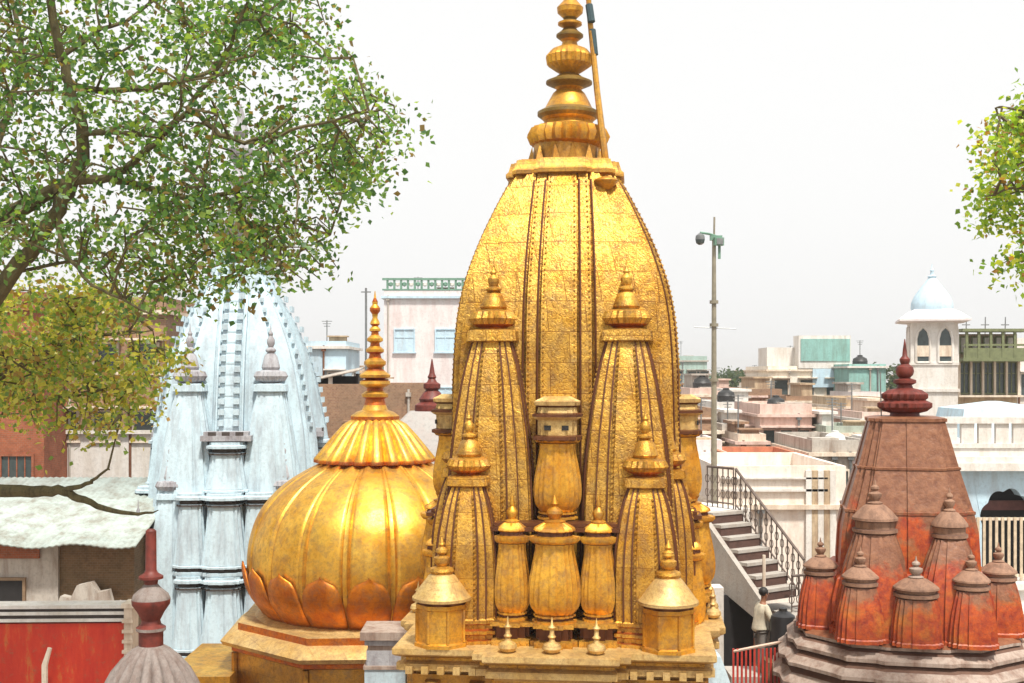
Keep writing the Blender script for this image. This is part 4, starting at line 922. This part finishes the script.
# ---------------------------------------------------------------- staircase, railings, cloth, doorway
u = Vector((.56, -.83, 0)); wv = Vector((.83, .56, 0)); NS = 7; rise, run = .25, .27
P0 = W(704, 512, 27.5)
root = thing('staircase', 'pale stone staircase with dark red risers beside the golden spire', 'staircase', (P0.x, P0.y, 0))
b = MB(); rs = MB()
for i in range(NS):
    z = P0.z-i*rise; o = u*(i*run); e = o+u*(run+.02)
    a_ = o; b_ = o+wv*.98; c_ = e+wv*.98; d_ = e
    b.loft([[(v.x, v.y, z-.07) for v in (a_, d_, c_, b_)], [(v.x, v.y, z) for v in (a_, d_, c_, b_)]])
    e2 = o+u*run
    rs.loft([[(v.x, v.y, z-rise) for v in (o, e2, e2+wv*.98, o+wv*.98)], [(v.x, v.y, z-.07) for v in (o, e2, e2+wv*.98, o+wv*.98)]])
b.build('tread', STONE, root); rs.build('riser', plain('dark_red_step', (.10, .05, .038), .85), root)
b = MB()                                                  # sloping side wall under the flight
n0 = -wv*.06
side = [(-.5*u, P0.z+.0), (0*u, P0.z), (u*run*NS, P0.z-rise*NS+.05), (u*run*NS, P0.z-rise*NS-.45), (u*.3, P0.z-1.5), (-.5*u, P0.z-1.5)]
b.loft([[(v.x, v.y, z) for v, z in side], [((v-wv*.14).x, (v-wv*.14).y, z) for v, z in side]]); b.build('stringer_wall', STONE, root)
b = MB(); c = -u*.9+wv*.6
pts = [-u*2.0-wv*.1, -u*.0-wv*.1, -u*.0+wv*1.5, -u*2.0+wv*1.5]
b.loft([[(v.x, v.y, 3.2) for v in pts], [(v.x, v.y, P0.z-.01) for v in pts]]); b.build('landing', WHITE, root)
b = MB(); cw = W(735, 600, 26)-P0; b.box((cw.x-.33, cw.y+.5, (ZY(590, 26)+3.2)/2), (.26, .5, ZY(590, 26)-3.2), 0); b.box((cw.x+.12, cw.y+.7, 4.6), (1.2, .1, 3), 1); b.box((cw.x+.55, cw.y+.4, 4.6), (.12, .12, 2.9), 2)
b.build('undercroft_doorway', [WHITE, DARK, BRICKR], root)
def railing(name, label, a, bb, hgt, nb, mat, cat='railing', scroll=True):
    a, bb = Vector(a), Vector(bb); root = thing(name, label, cat, a)
    d = bb-a
    r = MB(); r.tube([Vector((0, 0, hgt)), d+Vector((0, 0, hgt))], .032, 6); r.tube([Vector((0, 0, .12)), d+Vector((0, 0, .12))], .02, 6); r.build('handrail', mat, root)
    m = MB(); m.tube([(0, 0, 0), (0, 0, hgt)], .016, 5)
    if scroll:
        for zc_ in (hgt*.35, hgt*.7):
            m.tube([(.0+.07*cos(t)*d.normalized().x, .07*cos(t)*d.normalized().y, zc_+.10*sin(t)) for t in [2*pi*i/8 for i in range(9)]], .012, 4)
    me = m.mesh('baluster', mat)
    for i in range(nb+1): link('baluster', me, root, d*(i/nb))
    return root
IRON = plain('old_iron', (.16, .12, .10), .6, .4)
railing('stair_railing', 'scrolled dark iron railing sloping down the stone staircase', P0+wv*.95+u*.05+Vector((0, 0, .0)), P0+wv*.95+u*(run*NS+.25)+Vector((0, 0, -rise*NS-.1)), .95, 13, IRON)
railing('landing_railing', 'short level iron railing at the head of the staircase', P0+wv*.95-u*.9, P0+wv*.95-u*.02, .95, 5, IRON)
e = P0+wv*.95+u*(run*NS+.3); ez = P0.z-rise*NS
railing('walkway_railing', 'level pale iron railing between staircase foot and the red spire', Vector((e.x-.35, e.y-.2, ez-.25)), Vector((e.x+1.25, e.y+.6, ez-.25)), .78, 9, IRON)
b = MB(); b.box((0, 0, 0), (2.6, 1.6, .14)); b.box((0, .5, -1.4), (2.4, .3, 2.7))
tag(b.build('walkway', STONE, None, (e.x+.55, e.y+.45, ez-.34), R(20)), 'pale stone walkway slab at the foot of the staircase', 'walkway')
root = thing('red_railing', 'bright red picket railing at the foot of the white buttress', 'railing', W(760, 683, 22.5)*1); root.location.z = 3.2
REDP = plain('red_fence_paint', (.50, .035, .02), .5); zt = ZY(646, 22.5)-3.2
b = MB(); b.tube([(-.50, 0, zt-.1), (0, 0, zt), (.45, .1, zt+.06)], .03, 6); b.build('top_rail', plain('pale_rail', (.60, .42, .32), .6), root)
pk = MB(); pk.box((0, 0, (zt-1.2)/2+1.15), (.035, .035, zt-1.2)); pk = pk.mesh('picket', REDP)
for i in range(13): link('picket', pk, root, (-.5+.95*i/12, max(0, (i-6))*.016, 0))
b = MB(); b.box((0, .1, .6), (1.1, .3, 1.2)); b.build('kerb_wall', WHITE, root)
def skin(name, V, E, rad, mat, parent, sub=2):
    me = bpy.data.meshes.new(name); me.from_pydata([Vector(v) for v in V], E, []); me.materials.append(mat)
    o = link(name, me, parent)
    m = o.modifiers.new('skin', 'SKIN'); m.use_smooth_shade = True
    if not me.skin_vertices: me.attributes.new
    o.modifiers.new('sub', 'SUBSURF').levels = sub; o.modifiers['sub'].render_levels = sub
    lay = me.skin_vertices[0].data if len(me.skin_vertices) else None
    if lay is None:
        bpy.context.view_layer.objects.active = o; o.select_set(True); bpy.ops.mesh.customdata_skin_add(); lay = me.skin_vertices[0].data
    for k_, r_ in enumerate(rad): lay[k_].radius = r_ if isinstance(r_, tuple) else (r_, r_)
    lay[0].use_root = True
    return o
q = W(760, 640, 24.3); fz = ZY(590, 24.3)-1.66
per = thing('person', 'person in a loose cream shirt standing by dark doorway, one hand on the red railing', 'person', (q.x, 24.3, fz), R(8))
SKINM = plain('brown_skin', (.30, .13, .07), .55, 0, .15); HAIR = plain('black_hair', (.015, .012, .01), .6)
V = [(0, 0, .90), (.02, 0, 1.08), (.04, 0, 1.25), (.06, 0, 1.38), (.075, 0, 1.45), (.09, 0, 1.53), (.095, 0, 1.62)]
E = [(i, i+1) for i in range(6)]; Rd = [.13, .12, (.12, .15), .07, .048, (.085, .075), (.075, .068)]
def chain(start, pts, rs):
    prev = start
    for p_, r_ in zip(pts, rs): V.append(p_); Rd.append(r_); E.append((prev, len(V)-1)); prev = len(V)-1
    return prev
for sy, arm in ((-1, [(.06, -.17, 1.34), (.15, -.22, 1.10), (.36, -.20, .96), (.41, -.20, .94)]), (1, [(.05, .17, 1.34), (.02, .23, 1.08), (.10, .22, .86), (.12, .22, .80)])):
    w_ = chain(2, arm, [.055, .042, .028, .03]); hp = Vector(arm[-1]); dv = (hp-Vector(arm[-2])).normalized()
    for fi, fl in enumerate((.07, .08, .075, .06)):
        o_ = Vector((0, (fi-1.5)*.019, 0)); chain(w_, [tuple(hp+o_+dv*.04), tuple(hp+o_+dv*(.04+fl*.5)-Vector((0, 0, .012))), tuple(hp+o_+dv*(.03+fl*.8)-Vector((0, 0, .035)))], [.010, .009, .007])
    chain(w_, [tuple(hp+Vector((.01, .035*-sy, -.01))), tuple(hp+Vector((.035, .05*-sy, -.025)))], [.011, .008])
for sy in (-1, 1): chain(0, [(.0, sy*.09, .82), (.02, sy*.10, .47), (-.01, sy*.10, .09), (.14, sy*.11, .035)], [.09, .06, .04, .032])
skin('body', V, E, Rd, SKINM, per)
b = MB(); b.ball((.175, 0, 1.575), .016, 6); b.ball((.10, -.075, 1.575), .02, 6, 0, 1.4); b.ball((.10, .075, 1.575), .02, 6, 0, 1.4); b.build('nose_and_ears', SKINM, per)
b = MB(); [b.ball((.158, y_, 1.60), .010, 6) for y_ in (-.03, .03)]; b.build('eyes', DARK, per)
b = MB(); b.ball((.072, 0, 1.625), .098, 16); b.build('hair', HAIR, per)
V = [(0, 0, .80), (0, 0, .92), (.02, 0, 1.08), (.04, 0, 1.26), (.055, 0, 1.37)]; E = [(0, 1), (1, 2), (2, 3), (3, 4)]; Rd = [(.20, .21), (.175, .19), (.155, .175), (.15, .185), .085]
chain(3, [(.06, -.18, 1.33), (.15, -.225, 1.10), (.29, -.21, 1.0)], [.078, .070, .062]); chain(3, [(.05, .18, 1.33), (.02, .235, 1.08), (.07, .23, .94)], [.078, .070, .062])
skin('shirt', V, E, Rd, plain('cream_shirt_cloth', (.62, .56, .43), .9, 0, .3, 9), per)
V = [(0, 0, .90)]; E = []; Rd = [(.14, .15)]
for sy in (-1, 1): chain(0, [(.0, sy*.09, .80), (.02, sy*.10, .47), (-.01, sy*.10, .12)], [.105, .085, .07])
skin('trousers', V, E, Rd, plain('grey_trouser_cloth', (.22, .20, .18), .9), per)
b = MB(); b.box((0, 0, 0), (1.5, .9, .16)); b.box((0, .1, -(fz-3.2)/2-.08), (1.3, .7, fz-3.2-.16))
tag(b.build('stone_platform', STONE, None, (q.x+.1, 24.35, fz-.08)), 'pale stone platform under the person behind the red railing', 'platform')
b = MB(); b.tube([(0, 0, 3.2), (0, 0, ZY(555, 25.2))], .035, 6)
tag(b.build('steel_post', CREAM, None, (W(764, 600, 25.2).x, 25.2, 0)), 'thin pale post rising behind the person to the stair foot', 'post')
for i, (px, py, r, lab) in enumerate(((783, 613, .26, 'black round water drum standing left of the red spire tiers'), (796, 625, .20, 'smaller dark drum against the red spire base'))):
    q = W(px, py, 24.0); root = thing('water_drum', lab, 'drum', (q.x, q.y, q.z-.9))
    b = MB(); b.lathe([(r*.9, 0), (r, .05), (r, .32), (r*1.04, .34), (r*1.04, .37), (r, .39), (r, .75), (r*.9, .85), (r*.3, .95)], 18); b.build('body', plain('black_plastic', (.02, .02, .022), .4), root)
    b = MB(); b.lathe([(r*.34, .94), (r*.34, 1.0), (r*.1, 1.02)], 14); b.build('lid', plain('black_lid', (.03, .03, .03), .4), root)
    b = MB(); b.box((0, 0, (q.z-.9+3.2)/2), (.8, .8, q.z-.9-3.2)); tag(b.build('drum_stand', BRICKD, None, (q.x, q.y+.0, 0)), 'dark brick stand under the %s' % ('larger black drum' if i == 0 else 'smaller dark drum'), 'stand')

# ---------------------------------------------------------------- trees
LG = [leafmat('leaf_green', (0.1, 0.2, 0.05)), leafmat('leaf_dark_green', (0.05, 0.12, 0.04)), leafmat('leaf_light_green', (0.2, 0.29, 0.06)), leafmat('leaf_brown', (0.16, 0.11, 0.035))]
LY = [leafmat('leaf_olive', (0.25, 0.30, 0.06)), leafmat('leaf_green_low', (0.13, 0.21, 0.045)), leafmat('leaf_yellow', (0.44, 0.41, 0.09)), leafmat('leaf_rust', (0.28, 0.17, 0.05))]
LR = [leafmat('leaf_fresh', (0.22, 0.34, 0.035)), leafmat('leaf_mid', (0.11, 0.2, 0.03)), leafmat('leaf_lime', (0.4, 0.44, 0.06)), leafmat('leaf_orange', (.25, .13, .03))]
def add_leaf(b, p, size, rnd, m, droop=.5):
    d = Vector((rnd.gauss(0, 1), rnd.gauss(0, 1), rnd.gauss(-droop, .8))).normalized()
    nrm = Vector((rnd.gauss(0, .8), rnd.gauss(0, .8), rnd.gauss(.6, .7)))
    s = d.cross(nrm)
    if s.length < 1e-3: return
    s.normalize(); nn = s.cross(d); L = size; wl = size*rnd.uniform(.32, .42)
    b.add([p, p+d*L*.42+s*wl+nn*L*.08, p+d*L, p+d*L*.42-s*wl+nn*L*.08, p+d*L*.45], [(0, 1, 4), (4, 1, 2), (0, 4, 3), (4, 2, 3)], m)
def inpoly(x, y, P):
    c = False; j = len(P)-1
    for i in range(len(P)):
        if (P[i][1] > y) != (P[j][1] > y) and x < (P[j][0]-P[i][0])*(y-P[i][1])/(P[j][1]-P[i][1])+P[i][0]: c = not c
        j = i
    return c
def grow(name, label, limbs, regions, base_loc, seed, Yr, leaves, lsize, parts=('trunk', 'crown')):
    rnd = random.Random(seed); bl = Vector(base_loc)
    root = thing(name, label, 'tree', base_loc)
    t = MB(); nodes = []
    for pts, r0, r1 in limbs:
        P = [Vector(p)-bl for p in pts]; out = []
        for i in range(len(P)-1):
            for q in range(4):
                s = q/4; a = P[max(i-1, 0)]; b_ = P[i]; c = P[i+1]; d = P[min(i+2, len(P)-1)]
                out.append(.5*((2*b_)+(c-a)*s+(2*a-5*b_+4*c-d)*s*s+(-a+3*b_-3*c+d)*s**3))
        out.append(P[-1]); out = [p+Vector((rnd.gauss(0, .015), rnd.gauss(0, .015), rnd.gauss(0, .015))) for p in out]
        rad = [r0+(r1-r0)*(i/(len(out)-1)) for i in range(len(out))]
        t.tube(out, [q*.70 for q in rad], 8); nodes += out[2:]
    cr = MB()
    for poly, nclump, per, rc, wts, tw in regions:
        xs = [p[0] for p in poly]; ys = [p[1] for p in poly]; k = 0; tries = 0
        while k < nclump and tries < nclump*60:
            tries += 1
            x, y = rnd.uniform(min(xs), max(xs)), rnd.uniform(min(ys), max(ys))
            if not inpoly(x, y, poly): continue
            k += 1; c = W(x, y, rnd.uniform(*Yr))-bl
            nb = min(nodes, key=lambda q: (q-c).length+rnd.uniform(0, .5))
            mid = (nb+c)/2+Vector((rnd.gauss(0, .12), rnd.gauss(0, .12), rnd.uniform(.0, .22)))
            twig = [nb, nb*.6+mid*.4, mid, mid*.45+c*.55, c]
            t.tube(twig, [.022, .018, .014, .010, .005], 4)
            if (nb-c).length < 1.6: nodes.append(mid)
            w = [v*rnd.uniform(.3, 1.7) for v in wts]
            for q in range(int(per*rnd.uniform(.5, 1.5))):
                f = rnd.random()
                p = c+Vector((rnd.gauss(0, rc*.55), rnd.gauss(0, rc*.55), rnd.gauss(-.03, rc*.42))) if f < .82 else mid.lerp(c, rnd.random())+Vector((rnd.gauss(0, .09), rnd.gauss(0, .09), rnd.gauss(0, .08)))
                add_leaf(cr, p, lsize*rnd.uniform(.65, 1.25), rnd, rnd.choices(range(len(w)), w)[0])
    t.build(parts[0], BARK, root); cr.build(parts[1], leaves, root, ang=180)
    return root
YT = 16.0
def L(*a): return [W(x, y, Y) for x, y, Y in a]
tb = Vector((-9.4, 16.5, 0))
limbs = [([tb, tb+Vector((.1, 0, 4)), tb+Vector((.5, -.2, 8.2)), W(-110, 330, 16.2)], .45, .30),
         (L((-110, 330, 16.2), (-60, 262, 16), (0, 222, 15.8), (42, 196, 15.8), (76, 178, 15.8)), .22, .12),
         (L((-130, 400, 16.4), (-50, 350, 16.2), (11, 275, 16), (38, 238, 15.9), (62, 200, 15.8), (80, 165, 15.7), (82, 125, 15.6), (70, 88, 15.5), (58, 40, 15.4), (48, -40, 15.2)), .20, .07),
         (L((70, 182, 15.8), (108, 177, 15.6), (128, 166, 15.5), (150, 146, 15.3), (172, 125, 15.2), (190, 106, 15.1), (215, 70, 15.1), (240, 20, 15)), .095, .03),
         (L((72, 84, 15.5), (105, 92, 15.8), (150, 88, 16.1), (190, 78, 16.4), (236, 60, 16.8), (290, 36, 17)), .075, .025),
         (L((84, 134, 15.6), (120, 133, 15.4), (152, 136, 15.2), (170, 128, 15.2)), .05, .04),
         (L((112, 178, 15.6), (150, 188, 15.9), (186, 198, 16.1), (226, 194, 16.3), (262, 178, 16.5), (310, 150, 16.8), (350, 142, 17)), .07, .02),
         (L((186, 106, 15.1), (215, 130, 14.9), (244, 141, 14.8), (292, 130, 14.6), (345, 118, 14.5), (385, 110, 14.4)), .055, .014),
         (L((58, 212, 15.8), (64, 250, 15.6), (92, 284, 15.4), (130, 303, 15.2), (165, 318, 15.1)), .045, .015),
         (L((15, 272, 16), (70, 262, 16.4), (95, 262, 16.5), (125, 300, 16.7)), .04, .012),
         (L((226, 194, 16.3), (250, 225, 16.2), (280, 250, 16.1), (320, 280, 16)), .03, .01),
         (L((60, 60, 15.4), (100, 30, 15.6), (150, 5, 15.8), (200, -40, 16)), .05, .02),
         (L((-60, 262, 16), (-20, 180, 16.5), (10, 110, 17), (20, 40, 17.2), (0, -40, 17.4)), .10, .04)]
up = [(-60, -60), (330, -60), (325, 10), (352, 36), (345, 62), (376, 88), (412, 110), (398, 142), (384, 168), (356, 200), (330, 232), (290, 250), (262, 258), (215, 240), (180, 262), (130, 280), (60, 262), (-60, 300)]
mid_ = [(140, 225), (300, 225), (305, 262), (272, 285), (235, 296), (185, 290), (150, 318), (110, 300)]
fringe = [(280, 240), (345, 215), (345, 270), (318, 300), (285, 285)]
low = [(-60, 290), (60, 285), (120, 290), (168, 330), (176, 362), (160, 402), (110, 425), (40, 420), (-60, 440)]
hang = [(30, 420), (150, 410), (120, 452), (60, 462)]
grow('peepal_tree', 'spreading leafy tree with long bare limbs reaching in from the left', limbs,
     [(up, 335, 58, .41, (1.0, .8, .7, .3), 1), (fringe, 16, 14, .3, (1, 1, .4, .2), 1), (mid_, 46, 40, .34, (.8, .5, .9, .7), 1)], tb, 5, (14.3, 18.0), LG, .095)
lb = Vector((-11.2, 21, 0))
limbs = [([lb, lb+Vector((.2, 0, 4)), lb+Vector((.9, -.1, 7)), W(-70, 430, 20.6)], .40, .22),
         (L((-110, 495, 20.6), (-40, 492, 20.3), (20, 491, 20), (60, 491, 19.9), (78, 498, 19.8), (106, 509, 19.7), (138, 514, 19.6), (158, 511, 19.5)), .20, .012),
         (L((58, 490, 19.9), (82, 486, 19.7), (96, 478, 19.6), (112, 468, 19.5)), .07, .02),
         (L((-70, 430, 20.6), (-20, 390, 20.3), (30, 360, 20), (80, 340, 19.8), (140, 330, 19.6)), .12, .025),
         (L((-20, 390, 20.3), (30, 400, 20.6), (80, 395, 20.8), (130, 385, 21)), .07, .02),
         (L((-70, 430, 20.6), (-40, 350, 20.8), (0, 310, 21), (60, 295, 21.2)), .10, .02)]
grow('autumn_tree', 'lower tree with yellowing olive and rust leaves in front of brick houses', limbs,
     [(low, 160, 58, .46, (.9, .8, 1.0, .6), 1), (hang, 9, 12, .3, (1, 1, .5, .2), 1)], lb, 8, (18.6, 22), LY, .112)
rb = Vector((8.6, 15.5, 0))
limbs = [([rb, rb+Vector((-.1, 0, 5)), rb+Vector((-.3, 0, 9)), W(1120, 230, 15), W(1110, 120, 14.8), W(1100, 30, 14.6)], .3, .06),
         (L((1120, 240, 15), (1070, 200, 14.8), (1030, 190, 14.6), (985, 195, 14.4)), .07, .012), (L((1116, 180, 15), (1060, 140, 14.8), (1020, 115, 14.6)), .06, .014), (L((1118, 280, 15), (1060, 265, 14.7), (1020, 260, 14.5)), .05, .012)]
rp_ = [(1060, 50), (1024, 88), (1004, 98), (985, 122), (998, 150), (975, 172), (982, 215), (998, 240), (1006, 272), (1024, 292), (1070, 320), (1130, 260), (1130, 60)]
grow('sunlit_tree', 'bright yellow green leafy tree reaching in at the right edge', limbs, [(rp_, 115, 80, .28, (1, .7, .8, .2), 1)], rb, 3, (13.6, 16.2), LR, .085)
# distant trees among the houses
FT = [leafmat('far_leaf', (.06, .09, .045)), leafmat('far_leaf_dark', (.04, .065, .035))]
for i, (px, py, Y, r) in enumerate(((748, 386, 150, 4.2), (775, 383, 175, 4.4), (728, 381, 190, 3.8), (868, 386, 120, 3.0), (322, 378, 150, 4.0), (690, 384, 140, 3.0))):
    q = W(px, py, Y); rnd = random.Random(i)
    root = thing('distant_tree', 'small dark green tree among the hazy far houses', 'tree', (q.x, Y, 0), 0, 'dark trees among the far houses')
    b = MB(); b.tube([(0, 0, 0), (.2, 0, q.z*.5), (0, 0, q.z)], [.4, .3, .15], 6)
    for a in range(5): b.tube([(0, 0, q.z-2), (r*.5*cos(a*1.3), r*.5*sin(a*1.3), q.z+rnd.uniform(-.5, 1))], [.12, .04], 4)
    b.build('trunk', BARK, root)
    c = MB()
    for kcl in range(16):
        cc = Vector((rnd.gauss(0, r*.45), rnd.gauss(0, r*.45), q.z+rnd.gauss(0, r*.28)))
        for q_ in range(60): add_leaf(c, cc+Vector((rnd.gauss(0, r*.2), rnd.gauss(0, r*.2), rnd.gauss(0, r*.14))), .55, rnd, rnd.randrange(2))
    c.build('crown', FT, root, ang=180)

# ---------------------------------------------------------------- pale city haze
hz = MB(); hz.box((0, 700, 14), (1810, 1810, 30))
hm = bpy.data.materials.new('pale_haze'); hm.use_nodes = True; n_ = hm.node_tree; n_.nodes.clear()
ho = N(n_, 'ShaderNodeOutputMaterial'); hv = N(n_, 'ShaderNodeVolumePrincipled'); hv.inputs['Color'].default_value = (.97, .96, .95, 1); hv.inputs['Density'].default_value = .0006; hv.inputs['Anisotropy'].default_value = .2
n_.links.new(hv.outputs[0], ho.inputs['Volume'])
o = hz.build('haze', hm); o['kind'] = 'stuff'
